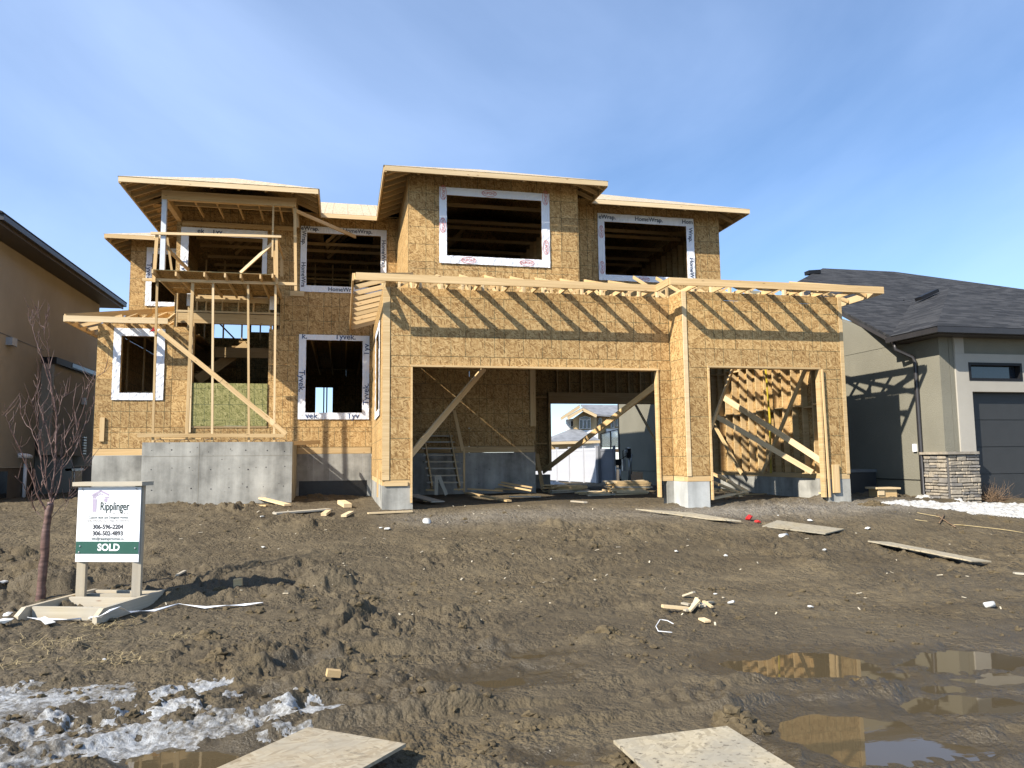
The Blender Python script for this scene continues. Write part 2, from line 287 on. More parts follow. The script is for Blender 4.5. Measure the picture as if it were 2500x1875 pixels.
def mud():
    t = NT('mud'); v = t.uv('Object'); at = t.new('ShaderNodeVertexColor'); at.layer_name = 'wet'; wet = t.new('ShaderNodeSeparateColor'); t.ln(at.outputs['Color'], wet.inputs[0]); w, snowy = wet.outputs[0], wet.outputs[1]
    n = t.noise(t.map(v, (.8, 1.5, 1)), .8, 7, .65); n2 = t.noise(v, 9, 6, .65); n3 = t.noise(v, 60, 5, .7)
    dry = t.mix(t.ramp(t.math('ADD', t.math('MULTIPLY', n, .6), t.math('MULTIPLY', n2, .4)), [(.40, 0.), (.60, 1.)]), (.082, .060, .031), (.160, .122, .068))
    wetc = t.mix(n2, (.058, .044, .024), (.094, .073, .042))
    c = t.mix(w, dry, wetc); c = t.mix(t.ramp(n3, [(.3, .5), (.6, 0.)]), c, (.038, .028, .017))  # crevice shade painted in: lows of the fine noise are darkened
    c = t.mix(t.math('MULTIPLY', t.ramp(n3, [(.42, 0.), (.66, 1.)]), snowy), c, (.42, .40, .36))
    spk = t.voro(t.map(v, (14, 14, 14)), 1, 'F1', 'Distance'); sel = t.noise(v, 3, 2); c = t.mix(t.math('MULTIPLY', t.ramp(spk, [(.07, .8), (.10, 0.)]), t.math('GREATER_THAN', sel, .60)), c, (.40, .35, .26))
    t.col(c); t.rough(t.ramp(t.math('ADD', w, t.math('MULTIPLY', t.math('SUBTRACT', n3, .5), .25)), [(.25, .93), (.90, .27)])); t.spec(.35)
    vw = t.new('ShaderNodeVectorMath', operation='MULTIPLY_ADD'); nn = t.new('ShaderNodeTexNoise'); nn.inputs['Scale'].default_value = 30; nn.inputs['Detail'].default_value = 3; t.ln(v, nn.inputs['Vector']); t.ln(nn.outputs['Color'], vw.inputs[0]); vw.inputs[1].default_value = (.016, .016, .016); t.ln(v, vw.inputs[2])
    c1 = t.voro(vw.outputs[0], 17, 'F1', 'Distance'); c2 = t.voro(vw.outputs[0], 42, 'F1', 'Distance'); msk = t.ramp(t.noise(v, 2.2, 4, .6), [(.38, .15), (.6, 1.)])
    crumb = t.math('MULTIPLY', t.math('ADD', t.math('MULTIPLY', c1, -1.3), t.math('MULTIPLY', c2, -.7)), t.math('MULTIPLY', msk, t.math('SUBTRACT', 1.05, t.math('MULTIPLY', w, .65))))
    t.bump(t.math('ADD', crumb, t.math('ADD', t.math('MULTIPLY', n2, .8), t.math('MULTIPLY', n3, .45))), .75, .04); return t.m
MUD = mud()
CLOD = NT('mud_clod'); _v = CLOD.uv('Object'); _n = CLOD.noise(_v, 26, 6, .7); CLOD.col(CLOD.mix(CLOD.ramp(_n, [(.32, 0.), (.66, 1.)]), (.062, .045, .023), (.132, .099, .053))); CLOD.rough(.88); CLOD.spec(.3); CLOD.bump(_n, .7, .02); CLOD = CLOD.m
WAT = NT('muddy_water'); _v = WAT.uv('Object'); WAT.col((.080, .060, .033)); WAT.rough(.02); WAT.b.inputs['IOR'].default_value = 1.36; WAT.spec(.55); WAT.bump(WAT.noise(WAT.map(_v, (5, 11, 1)), 1, 3), .02, .01); WAT = WAT.m
ICE = NT('dirty_ice'); _v = ICE.uv('Object'); _n = ICE.noise(_v, 26, 7, .7); _n2 = ICE.noise(_v, 2.3, 4, .6)
ICE.col(ICE.mix(ICE.ramp(ICE.math('ADD', ICE.math('MULTIPLY', _n, .55), ICE.math('MULTIPLY', _n2, .45)), [(.43, 0.), (.57, 1.)]), (.13, .115, .09), (.45, .455, .45))); ICE.rough(.4); ICE.spec(.5); ICE.bump(_n, .9, .03); ICE = ICE.m
SNOW = NT('old_snow'); _v = SNOW.uv('Object'); _n = SNOW.noise(_v, 11, 7, .7); SNOW.col(SNOW.mix(SNOW.ramp(_n, [(.34, 0.), (.56, 1.)]), (.30, .275, .235), (.54, .53, .50))); SNOW.rough(.7); SNOW.bump(_n, .8, .04); SNOW = SNOW.m

# ------------------------------------------------------------------ object helpers
def tag(o, label=None, cat=None, group=None, kind=None):
    for k, v in (('label', label), ('category', cat), ('group', group), ('kind', kind)):
        if v: o[k] = v
    return o
def empty(name, loc, label, cat, group=None):
    o = bpy.data.objects.new(name, None); o.location = loc; o.empty_display_size = .2; COL.objects.link(o); return tag(o, label, cat, group)
def link(name, me, mat, parent=None, loc=None):
    o = bpy.data.objects.new(name, me); COL.objects.link(o)
    if mat and not me.materials: me.materials.append(mat)
    if parent is not None:
        o.parent = parent; o.matrix_parent_inverse = WINV(parent)
    if loc is not None: o.location = loc
    return o
def WINV(p):
    m = Matrix.Identity(4); chain = []
    while p is not None: chain.append(p); p = p.parent
    for q in reversed(chain): m = m @ q.matrix_parent_inverse @ Matrix.LocRotScale(q.location, q.rotation_euler, q.scale)
    return m.inverted()
def mesh(vs, fs, uvs=None, name='m'):
    me = bpy.data.meshes.new(name); me.from_pydata([tuple(v) for v in vs], [], fs)
    if uvs is not None:
        l = me.uv_layers.new(name='UVMap'); l.data.foreach_set('uv', np.array(uvs, dtype=np.float32).ravel())
    return me
def frame(p0, p1, upv=(0, 0, 1)):
    p0, p1 = Vector(p0), Vector(p1); d = (p1-p0); ln = d.length; d.normalize(); u = Vector(upv); u = u-d*u.dot(d)
    if u.length < 1e-4: u = Vector((0, 1, 0))-d*d.y
    u.normalize(); return d, u, d.cross(u), ln
def board_mesh(p0, p1, w, t, upv=(0, 0, 1), origin=None):
    d, u, s, ln = frame(p0, p1, upv); o = Vector(origin) if origin is not None else Vector((0, 0, 0)); p0 = Vector(p0)-o; vs = []
    for a in (0, ln):
        for q, r in ((-1, -1), (1, -1), (1, 1), (-1, 1)): vs.append(p0+d*a+u*(q*w/2)+s*(r*t/2))
    fs = [(0, 1, 2, 3), (7, 6, 5, 4), (0, 4, 5, 1), (1, 5, 6, 2), (2, 6, 7, 3), (3, 7, 4, 0)]; uv = []
    lc = [(a, q*w/2, r*t/2) for a in (0, ln) for q, r in ((-1, -1), (1, -1), (1, 1), (-1, 1))]
    for k, f in enumerate(fs):
        for i in f:
            a, b, c = lc[i]; uv.append((b, c) if k < 2 else ((a, c+.3) if k in (3, 5) else (a, b)))
    me = mesh(vs, fs, uv); return me
def board(name, parent, p0, p1, w=.089, t=.038, upv=(0, 0, 1), mat=None):
    o = Vector(p0); me = board_mesh(p0, p1, w, t, upv, o); ob = bpy.data.objects.new(name, me); COL.objects.link(ob); me.materials.append(mat or LUM)
    if parent is not None: ob.parent = parent; ob.matrix_parent_inverse = WINV(parent)
    ob.location = o; return ob
def box_me(x0, x1, y0, y1, z0, z1, o=(0, 0, 0)):
    vs = [(x-o[0], y-o[1], z-o[2]) for x in (x0, x1) for y in (y0, y1) for z in (z0, z1)]
    fs = [(0, 1, 3, 2), (4, 6, 7, 5), (0, 4, 5, 1), (2, 3, 7, 6), (0, 2, 6, 4), (1, 5, 7, 3)]; uv = []
    for k, f in enumerate(fs):
        for i in f:
            v = vs[i]; uv.append((v[1], v[2]) if k < 2 else ((v[0], v[2]) if k < 4 else (v[0], v[1])))
    return mesh(vs, fs, uv)
def box(name, parent, x0, x1, y0, y1, z0, z1, mat):
    o = ((x0+x1)/2, (y0+y1)/2, (z0+z1)/2)
    return link(name, box_me(x0, x1, y0, y1, z0, z1, o), mat, parent, o)
def poly_prism(name, parent, pts, dirv, mat, uvax=None):
    """closed prism: planar outline pts (Vectors) pushed along dirv"""
    pts = [Vector(p) for p in pts]; o = pts[0].copy(); dv = Vector(dirv); n = len(pts)
    vs = [p-o for p in pts]+[p-o+dv for p in pts]; fs = [tuple(range(n)), tuple(reversed(range(n, 2*n)))]+[(i, i+n, (i+1) % n+n, (i+1) % n) for i in range(n)]
    e1 = (pts[1]-pts[0]).normalized() if uvax is None else Vector(uvax[0]); nn = dv.normalized(); e2 = nn.cross(e1) if uvax is None else Vector(uvax[1]); uv = []
    for f in fs:
        for i in f: uv.append((vs[i].dot(e1)+vs[i].dot(nn)*.7, vs[i].dot(e2)))
    me = mesh(vs, fs, uv); bm = bmesh.new(); bm.from_mesh(me); bmesh.ops.recalc_face_normals(bm, faces=bm.faces); bm.to_mesh(me); bm.free()
    return link(name, me, mat, parent, o)
def plate_mesh(a0, a1, z0, z1, holes, th, conv, sub=None, jit=0, seed=0, multi=False):
    """sheet a0..a1 x z0..z1 minus holes; conv(a,z,depth)->xyz, depth 0 front .. th back"""
    rs = np.random.RandomState(seed); xs = {a0, a1}; zs = {z0, z1}
    for h in holes:
        for v in h[:2]:
            if a0 < v < a1: xs.add(v)
        for v in h[2:]:
            if z0 < v < z1: zs.add(v)
    def subd(s):
        s = sorted(s)
        if not sub: return s
        o = []
        for p, q in zip(s[:-1], s[1:]):
            n = max(1, int(round((q-p)/sub))); o += [p+(q-p)*i/n for i in range(n)]
        return o+[s[-1]]
    xs, zs = subd(xs), subd(zs); nx, nz = len(xs), len(zs)
    keep = [[not any(h[0]-1e-6 <= (xs[i]+xs[i+1])/2 <= h[1]+1e-6 and h[2]-1e-6 <= (zs[j]+zs[j+1])/2 <= h[3]+1e-6 for h in holes) for j in range(nz-1)] for i in range(nx-1)]
    if multi:
        lab = {}; out = []
        for i in range(nx-1):
            for j in range(nz-1):
                if keep[i][j] and (i, j) not in lab:
                    k = len(out); st = [(i, j)]; lab[i, j] = k
                    while st:
                        p, q = st.pop()
                        for a, b in ((p+1, q), (p-1, q), (p, q+1), (p, q-1)):
                            if 0 <= a < nx-1 and 0 <= b < nz-1 and keep[a][b] and (a, b) not in lab: lab[a, b] = k; st.append((a, b))
                    cs = [c for c, l in lab.items() if l == k]; out.append(cs)
        if len(out) > 1:
            res = []
            for k, cs in enumerate(out):
                hs = list(holes)+[(xs[i], xs[i+1], zs[j], zs[j+1]) for (i, j), l in lab.items() if l != k]; res.append(plate_mesh(a0, a1, z0, z1, hs, th, conv, sub, jit, seed))
            return res
    vs, fs, uv, ix = [], [], [], {}
    off = rs.rand(nx, nz)*jit
    ea = (rs.rand(nx, nz)-.5)*jit*.5; ez = (rs.rand(nx, nz)-.5)*jit*.5
    def V(i, j, k):
        if (i, j, k) not in ix:
            ix[i, j, k] = len(vs); vs.append(conv(xs[i]+ea[i][j], zs[j]+ez[i][j], (-off[i][j] if k == 0 else th)))
        return ix[i, j, k]
    def face(q, w):
        fs.append(tuple(V(*k) for k in q)); uv.extend([(xs[k[0]]-a0+(k[2]*th if w else 0), zs[k[1]]-z0) for k in q])
    for i in range(nx-1):
        for j in range(nz-1):
            if not keep[i][j]: continue
            face([(i, j, 0), (i+1, j, 0), (i+1, j+1, 0), (i, j+1, 0)], 0); face([(i, j+1, 1), (i+1, j+1, 1), (i+1, j, 1), (i, j, 1)], 0)
            if i == 0 or not keep[i-1][j]: face([(i, j, 0), (i, j+1, 0), (i, j+1, 1), (i, j, 1)], 1)
            if i == nx-2 or not keep[i+1][j]: face([(i+1, j, 1), (i+1, j+1, 1), (i+1, j+1, 0), (i+1, j, 0)], 1)
            if j == 0 or not keep[i][j-1]: face([(i, j, 1), (i+1, j, 1), (i+1, j, 0), (i, j, 0)], 1)
            if j == nz-2 or not keep[i][j+1]: face([(i, j+1, 0), (i+1, j+1, 0), (i+1, j+1, 1), (i, j+1, 1)], 1)
    return (mesh(vs, fs, uv) if fs else None)
def convf(axis, at, sgn):
    # axis 'y': plane Y=at, outward is sgn*Y ; axis 'x': plane X=at
    if axis == 'y': return lambda a, z, d: (a, at-sgn*d, z)
    return lambda a, z, d: (at-sgn*d, a, z)
def sheathe(parent, axis, at, sgn, a0, a1, z0, z1, holes=(), sw=2.44, sh=1.22, th=.011, mat=None, stag=.5, zs=None, name='sheathing_panel', fine=True):
    """wall sheathing: every sheet is a part of its own, a few millimetres apart"""
    rows = zs or [z0+i*sh for i in range(int(math.ceil((z1-z0)/sh-.02)))]+[z1]
    if rows[-1]-rows[-2] < .08: rows.pop(-2)
    for r, (p, q) in enumerate(zip(rows[:-1], rows[1:])):
        cuts = [a0]; x = a0+(sw*stag if r % 2 else sw)
        while x < a1-.25: cuts.append(x); x += sw
        cuts.append(a1)
        for c0, c1 in zip(cuts[:-1], cuts[1:]):
            g = .0026 if axis == 'y' and at < 8 else .0006; off = random.uniform(0, .006 if g > .001 else .001)
            cv = convf(axis, at+sgn*off, sgn); mes = plate_mesh(c0+g, c1-g, p+g, q-g, holes, th, cv, multi=True)
            for me in (mes if isinstance(mes, list) else ([mes] if mes else [])):
                if (axis == 'y') != (sgn < 0): me.flip_normals()
                link(name, me, mat or OSB, parent)
TXT = {}
def text_mesh(s, size, sx=1., bold=0, clip=None, spacing=1.):
    k = (s, size, sx, bold, spacing)
    if k not in TXT:
        cu = bpy.data.curves.new('t', 'FONT'); cu.body = s; cu.size = size; cu.align_x = 'CENTER'; cu.align_y = 'CENTER'; cu.offset = bold; cu.space_character = spacing; cu.resolution_u = 3
        ob = bpy.data.objects.new('t', cu); COL.objects.link(ob); dg = bpy.context.evaluated_depsgraph_get(); me = bpy.data.meshes.new_from_object(ob.evaluated_get(dg))
        bpy.data.objects.remove(ob); bpy.data.curves.remove(cu); me.materials.clear()
        for v in me.vertices: v.co.x *= sx
        TXT[k] = me
    me = TXT[k].copy()
    if clip:
        bm = bmesh.new(); bm.from_mesh(me)
        for ax, val, sg in clip:
            n = Vector((0, 0, 0)); n[ax] = sg; c = Vector((0, 0, 0)); c[ax] = val
            bmesh.ops.bisect_plane(bm, geom=bm.verts[:]+bm.edges[:]+bm.faces[:], plane_co=c, plane_no=n, clear_outer=True)
        bm.to_mesh(me); bm.free()
    return me
def put_text(parent, s, pos, size, mat, ex=(1, 0, 0), ey=(0, 0, 1), sx=1., bold=0, clip=None, spacing=1., name='print'):
    me = text_mesh(s, size, sx, bold, clip, spacing)
    ex, ey = Vector(ex).normalized(), Vector(ey).normalized(); ez = ex.cross(ey)
    M = Matrix((ex, ey, ez)).transposed().to_4x4(); M.translation = Vector(pos); me.transform(Matrix.Translation(-Vector(pos)) @ M)
    return link(name, me, mat, parent, Vector(pos))
def oval_ring(parent, pos, rx, ry, mat, ex, ey, w=.012, name='print'):
    n = 28; vs, fs = [], []
    for k in range(n):
        a = 2*math.pi*k/n
        for s in (1, 0): vs.append(Vector(ex)*((rx-w*(1-s))*math.cos(a))+Vector(ey)*((ry-w*(1-s))*math.sin(a)))
    for k in range(n): j = (k+1) % n; fs.append((2*k, 2*j, 2*j+1, 2*k+1))
    return link(name, mesh(vs, fs), mat, parent, Vector(pos))
def tube(name, parent, pts, r, mat, n=6, taper=None, origin=None):
    pts = [Vector(p) for p in pts]; o = Vector(origin) if origin is not None else pts[0].copy(); vs, fs = [], []; N = len(pts)
    for i, p in enumerate(pts):
        d = (pts[min(i+1, N-1)]-pts[max(i-1, 0)]).normalized(); a = Vector((0, 0, 1)) if abs(d.z) < .9 else Vector((1, 0, 0)); u = d.cross(a).normalized(); w = d.cross(u)
        rr = r[i] if hasattr(r, '__len__') else r
        for k in range(n): t = 2*math.pi*k/n; vs.append(p-o+u*(rr*math.cos(t))+w*(rr*math.sin(t)))
    for i in range(N-1):
        for k in range(n): fs.append((i*n+k, i*n+(k+1) % n, (i+1)*n+(k+1) % n, (i+1)*n+k))
    fs += [tuple(reversed(range(n))), tuple(range((N-1)*n, N*n))]
    me = mesh(vs, fs); me.polygons.foreach_set('use_smooth', [True]*len(fs)); return link(name, me, mat, parent, o)
def merge_into(lst, vs, fs):
    b = len(lst[0]); lst[0].extend(vs); lst[1].extend([tuple(i+b for i in f) for f in fs])

# ------------------------------------------------------------------ ground
def build_ground():
    c0 = 12.54; dense = np.radians(np.linspace(c0-47, c0+47, 860)); rest = np.radians(np.linspace(c0+47, c0+313, 90))[1:-1]
    th = np.concatenate([dense, rest]); nt = len(th)
    r = np.concatenate([.7*np.exp(np.arange(0, 740)*math.log(27/.7)/740), 27*np.exp(np.linspace(0, math.log(900/27), 45))]); nr = len(r)
    TH, RR = np.meshgrid(th, r); x = (CAM[0]+RR*np.sin(TH)).ravel(); y = (CAM[1]+RR*np.cos(TH)).ravel(); z = gh(x, y)
    co = np.stack([x, y, z], 1).astype(np.float32); co = np.vstack([co, [[CAM[0], CAM[1], -.5]]]).astype(np.float32)
    i = np.arange(nr-1)[:, None]*nt; k = np.arange(nt)[None, :]; kn = (k+1) % nt
    q = np.stack([(i+k), (i+kn), (i+nt+kn), (i+nt+k)], -1).reshape(-1, 4)[:, ::-1]
    me = bpy.data.meshes.new('ground'); nv = len(co); nq = len(q)
    tri = np.stack([np.full(nt, nv-1), np.arange(nt), (np.arange(nt)+1) % nt], 1)[:, ::-1]
    me.vertices.add(nv); me.vertices.foreach_set('co', co.ravel()); me.loops.add(nq*4+nt*3); me.loops.foreach_set('vertex_index', np.concatenate([q.ravel(), tri.ravel()]).astype(np.int32))
    me.polygons.add(nq+nt); me.polygons.foreach_set('loop_start', np.concatenate([np.arange(nq)*4, nq*4+np.arange(nt)*3]).astype(np.int32))
    me.polygons.foreach_set('use_smooth', np.ones(nq+nt, bool)); me.update(); me.validate()
    pm = np.full(x.shape, -9.); m = (y < -6.5)*(y > -14)*(np.abs(x) < 12); pm[m] = pudmask(x[m], y[m])
    w = np.maximum(sstep(-1.1, -.05, pm), sstep(-7.6, -9.6, y)*(.45+.5*rn(x, y, .9, 50))*(y > -14)); w = np.maximum(w, .95*sstep(.4, 2.2, x)*sstep(-9.2, -10.0, y)*sstep(-.5, .3, rn(x, y, 1.1, 52))); w = np.maximum(w, .45*sstep(-.1, .5, rn(x, y, .5, 51))*sstep(-2, -5, y))
    sn = .85*np.exp(-(((y+1.3)/.8)**2))*sstep(3., 6.5, x)*sstep(12, 10, x)+.5*np.exp(-(((y+1.1)/.7)**2))*sstep(-.4, .8, x)*sstep(5, 3, x)+.35*np.exp(-(((x-.5)/1.6)**2+((y+3.0)/.5)**2))*0
    ca = me.color_attributes.new('wet', 'FLOAT_COLOR', 'POINT'); d = np.ones((nv, 4), np.float32); d[:-1, 0] = np.clip(w, 0, 1); d[:-1, 1] = np.clip(sn, 0, 1); d[:, 2] = 0; d[-1, :2] = .3
    ca.data.foreach_set('color', d.ravel()); return tag(link('ground', me, MUD), 'churned brown mud building lot with tyre ruts', 'ground', kind='structure')
build_ground()
def ico():
    bm = bmesh.new(); bmesh.ops.create_icosphere(bm, subdivisions=2, radius=1); v = np.array([q.co[:] for q in bm.verts]); f = np.array([[q.index for q in p.verts] for p in bm.faces]); bm.free(); return v, f
ICO = ico()
bm = bmesh.new(); bmesh.ops.create_icosphere(bm, subdivisions=1, radius=1); ICO1 = (np.array([q.co[:] for q in bm.verts]), np.array([[q.index for q in p.verts] for p in bm.faces])); bm.free()
def tri_obj(name, vs, fs, mat, smooth=False):
    me = bpy.data.meshes.new(name); nv, nf = len(vs), len(fs); me.vertices.add(nv); me.vertices.foreach_set('co', np.asarray(vs, np.float32).ravel()); me.loops.add(nf*3); me.loops.foreach_set('vertex_index', np.asarray(fs, np.int32).ravel())
    me.polygons.add(nf); me.polygons.foreach_set('loop_start', np.arange(nf, dtype=np.int32)*3); me.polygons.foreach_set('use_smooth', np.full(nf, smooth)); me.update(); me.validate(); return link(name, me, mat)
def scatter_clods():
    rs = np.random.RandomState(5); V, F = [], []; nb = 0; n = 0; tries = 0
    while n < 1500 and tries < 9000:
        tries += 1; rad = 3.2*math.exp(rs.rand()*math.log(17/3.2)); an = YAW+math.radians(rs.uniform(-40, 40)); x, y = CAM[0]+rad*math.sin(an), CAM[1]+rad*math.cos(an)
        if y > -.3 and -5.5 < x < 10.2 or y > 2.5: continue
        dens = float(vn(x*.7, y*.7, 60)); dd = float(vn(x*2.2, y*2.2, 61))
        if dens*.6+dd*.4 < .47: continue
        if y < -8 and float(pudmask(np.array([x]), np.array([y]))[0]) > -.25: continue
        if -11.9 < y < -9.9 and (-1.6 < x < -.1 or .6 < x < 2): continue
        s = (.010+.026*rs.rand()**3)*(1.2 if y > -7 else .9)
        b, f = ICO if s > .03 else ICO1
        a = b*(1+.75*(rs.rand(len(b), 1)-.5)); sc3 = s*np.array([rs.uniform(.8, 1.5), rs.uniform(.8, 1.4), rs.uniform(.55, .95)]); t = rs.rand()*6.28; a = a*sc3; c, q = math.cos(t), math.sin(t)
        a = np.stack([a[:, 0]*c-a[:, 1]*q, a[:, 0]*q+a[:, 1]*c, a[:, 2]], 1)+np.array([x, y, gz(x, y)+s*.15]); V.append(a); F.append(f+nb); nb += len(a); n += 1
    o = tri_obj('mud_clods', np.vstack(V), np.vstack(F), CLOD, False); tag(o, 'small dark clods of mud strewn over the lot', 'clods', kind='stuff')
scatter_clods()
def big_clod(p, size, seed, label):
    rs = np.random.RandomState(seed); V, F = [], []; nb = 0
    for k in range(60):
        d = np.clip(rs.normal(size=2), -1.5, 1.5)*size*.42; r = size*(.10+.20*rs.rand()); a = ICO[0]*(1+.55*(rs.rand(len(ICO[0]), 1)-.5))*r*np.array([1.15, 1, .75]); h = size*.50*math.exp(-float(d@d)/(size*.42)**2)*rs.uniform(.3, 1)
        V.append(a+np.array([d[0], d[1], h])); F.append(ICO[1]+nb); nb += len(a)
    o = tri_obj('mud_lump', np.vstack(V), np.vstack(F), CLOD, False); o.location = (p.x, p.y, gz_avg(p.x, p.y)-.03); tag(o, label, 'mud lump', 'large lumps of mud')
for k, (px, s, l) in enumerate([((1790, 1765), .20, 'large cracked lump of mud beside the right foreground board'), (K_(1300, 690), .0, ''), ((905, 1475), .20, 'clumped mud heap right of the sign strap'), (J_(1680, 130), .17, 'mud mound with dark cracks in the middle of the lot'),
        (J_(520, 840), .10, 'dark mud lump at the right tip of the left foreground board'), (J_(1740, 885), .12, 'round mud lump at the left edge of the right foreground board'), (G_(1850, 1450), .24, 'dark dug-up mud heap in front of the wooden box'),
        (I_(1300, 280), .15, 'ridge of mud left of the small dark puddle'), (S_(1620, 1480), .16, 'broken mud heap right of the straw by the sign'), (R6(1330, 1290), .11, 'mud clump at the edge of the snow below the shrub'), (R6(1600, 1340), .11, 'rightmost mud clump at the edge of the snow'),
        (J_(720, 520), .13, 'low mud hump in the wheel track between the puddles'), (J_(960, 800), .11, 'mud lump in the wet middle foreground')]):
    if s: big_clod(PG(px), s*1.15, 100+k, l)
# puddles: one water level, the sheet shared out among the pools without overlap
_nx, _ny = 260, 110; _gx, _gy = np.meshgrid(np.linspace(-3.2, 5.4, _nx), np.linspace(-12.0, -8.4, _ny)); WX, WY = _gx.ravel(), _gy.ravel()
_i, _j = np.meshgrid(np.arange(_nx-1), np.arange(_ny-1)); _a = (_j*_nx+_i).ravel(); WQ = np.stack([_a, _a+1, _a+_nx+1, _a+_nx], 1); _cx, _cy = WX[WQ].mean(1), WY[WQ].mean(1)
_pv = np.stack([(1-np.hypot(((_cx-c)*cr_[0]+(_cy-d)*cr_[1])/a_, ((_cx-c)*cf_[0]+(_cy-d)*cf_[1])/b_))*k_ for c, d, a_, b_, k_ in PUD]); WK = np.where(_pv.max(0) > -.9, _pv.argmax(0), -1)
for k, (cx, cy, a, b, kk) in enumerate(PUD):
    fk = WQ[WK == k]
    if not len(fk): continue
    us = np.unique(fk); rm = np.full(len(WX), -1); rm[us] = np.arange(len(us)); ctr = np.array([cx, cy, WATER]); me_ = bpy.data.meshes.new('puddle'); me_.from_pydata([tuple(v) for v in np.stack([WX[us]-cx, WY[us]-cy, np.zeros(len(us))], 1)], [], [tuple(int(i) for i in f) for f in rm[fk]]); o = link('puddle', me_, WAT, None, (cx, cy, WATER))
    tag(o, ['wide puddle reflecting the right garage bay', 'large foreground puddle reflecting the garage wall', 'long puddle at the right edge reflecting the grey house', 'thin water strip at the right edge', 'small pool between the right puddles', 'shallow brown puddle in the middle wheel track', 'thin dark puddle in the middle of the lot', 'puddle beside the left foreground board', 'small pool between ice patches', 'small dark puddle left of the wood offcut', 'shallow brown pool at the bottom edge', 'shallow pool under the cracked mud lump', 'thin water film above the wheel track', 'water film at the right edge between two puddles', 'shallow pool at the lower right corner', 'small water patch right of the wide puddle'][k], 'puddle', kind='structure')
def patch(name, x0, x1, y0, y1, step, mask, thick, mat, label, cat, raise_=0.):
    nx, ny = int((x1-x0)/step), int((y1-y0)/step); X, Y = np.meshgrid(np.linspace(x0, x1, nx), np.linspace(y0, y1, ny)); x, y = X.ravel(), Y.ravel(); m = mask(x, y)
    z = gh(x, y); zs = np.maximum(z, WATER-.005)+thick*np.clip(m*3, -1, 1)*(.55+.45*rn(x, y, 9, 70)+.35*rn(x, y, 24, 71))+raise_; idx = np.full(x.shape, -1); keep = (m > -.04); i, j = np.meshgrid(np.arange(nx-1), np.arange(ny-1)); a = (j*nx+i).ravel()
    q = np.stack([a, a+1, a+nx+1, a+nx], 1); q = q[keep[q].all(1)]; used = np.unique(q); idx[used] = np.arange(len(used)); q = idx[q]
    o = tri_obj(name, np.stack([x, y, zs], 1)[used], np.vstack([q[:, [0, 1, 2]], q[:, [0, 2, 3]]]), mat, True); tag(o, label, cat, kind='stuff')
pa = [PZ(p, -.5) for p in ((-330, 1875), (-330, 1570), (860, 1590), (900, 1875))]
STREAK = [PZ(p, -.5).xy for p in (I_(120, 890), I_(400, 830), I_(800, 745), I_(1200, 680), I_(1500, 620), I_(2000, 545))]
ISL = [(I_(60, 480), 170, 18), (I_(600, 440), 95, 22), (I_(350, 480), 110, 16), (I_(100, 580), 120, 26), (I_(330, 610), 75, 14), (I_(1060, 460), 78, 12), (I_(1230, 415), 34, 12), (I_(1080, 570), 75, 13), (I_(850, 530), 48, 12), (I_(1340, 400), 26, 8), (I_(1380, 470), 24, 9), (I_(1860, 445), 34, 6), (I_(870, 665), 60, 9), (I_(560, 600), 40, 7),
       (I_(50, 730), 60, 20), (I_(300, 745), 110, 16), (I_(40, 850), 45, 22), (I_(1540, 725), 34, 9), (I_(1800, 680), 55, 10), (I_(1650, 575), 22, 6), (I_(180, 420), 30, 10), (I_(700, 640), 30, 7), (I_(200, 660), 120, 14), (I_(480, 690), 90, 12), (I_(120, 520), 140, 14), (I_(700, 480), 60, 14), (I_(950, 600), 50, 10), (I_(250, 850), 70, 22), (I_(-200, 520), 130, 24), (I_(-250, 700), 130, 34), (I_(-260, 860), 130, 30), (I_(-450, 600), 110, 30)]
ISL = [(PZ(c, -.5), (PZ((c[0]+a, c[1]), -.5)-PZ(c, -.5)).length, (PZ((c[0], c[1]-b), -.5)-PZ((c[0], c[1]+b), -.5)).length/2) for c, a, b in ISL]
def icemask(x, y):
    wx = x+.07*rn(x, y, 5, 80)+.04*rn(x, y, 13, 81); wy = y+.07*rn(x, y, 5, 82)+.05*rn(x, y, 13, 83); m = np.full(x.shape, -1.)
    for c, a, b in ISL:
        dx, dy = wx-c.x, wy-c.y; m = np.maximum(m, 1-np.hypot((dx*cr_[0]+dy*cr_[1])/a, (dx*cf_[0]+dy*cf_[1])/b))
    d, t = seg_d(wx, wy, STREAK); m = np.maximum(m, .75-d/np.maximum(.17-.03*t, .05)*.5)
    return m*.8-.12+.26*rn(x, y, 8, 84)*(.3+.7*(np.abs(m) < .45))*.6+.16*rn(x, y, 26, 85)
patch('ice_crust', min(p.x for p in pa), max(p.x for p in pa), min(p.y for p in pa), max(p.y for p in pa), .012, icemask, .010, ICE, 'dirty white ice crust melting over the mud at lower left', 'ice')
sn0 = PZ(R6(0, 1050), .1); SNOWC = [(PG(R6(*p)), a, b) for p, a, b in [((300, 1090), 1.0, .35), ((700, 1150), .9, .38), ((1050, 1180), .8, .42), ((1500, 1120), 1.2, .5), ((1800, 1230), .8, .55), ((450, 940), .6, .2), ((1866, 1080), 1.5, .5)]]
def snowmask(x, y):
    wx = x+.12*rn(x, y, 3, 90)+.05*rn(x, y, 9, 91); wy = y+.12*rn(x, y, 3, 92)+.06*rn(x, y, 9, 93); m = np.full(x.shape, -1.)
    for c, a, b in SNOWC: dx, dy = wx-c.x, wy-c.y; m = np.maximum(m, 1-np.hypot((dx*cr_[0]+dy*cr_[1])/a, (dx*cf_[0]+dy*cf_[1])/b))
    return m+.15*rn(x, y, 7, 94)
patch('snow_bank', 9.5, 17, -4.2, .2, .03, snowmask, .05, SNOW, 'old white snow in front of the grey house', 'snow')
BKS = PY(BK(120, 1360), 20)
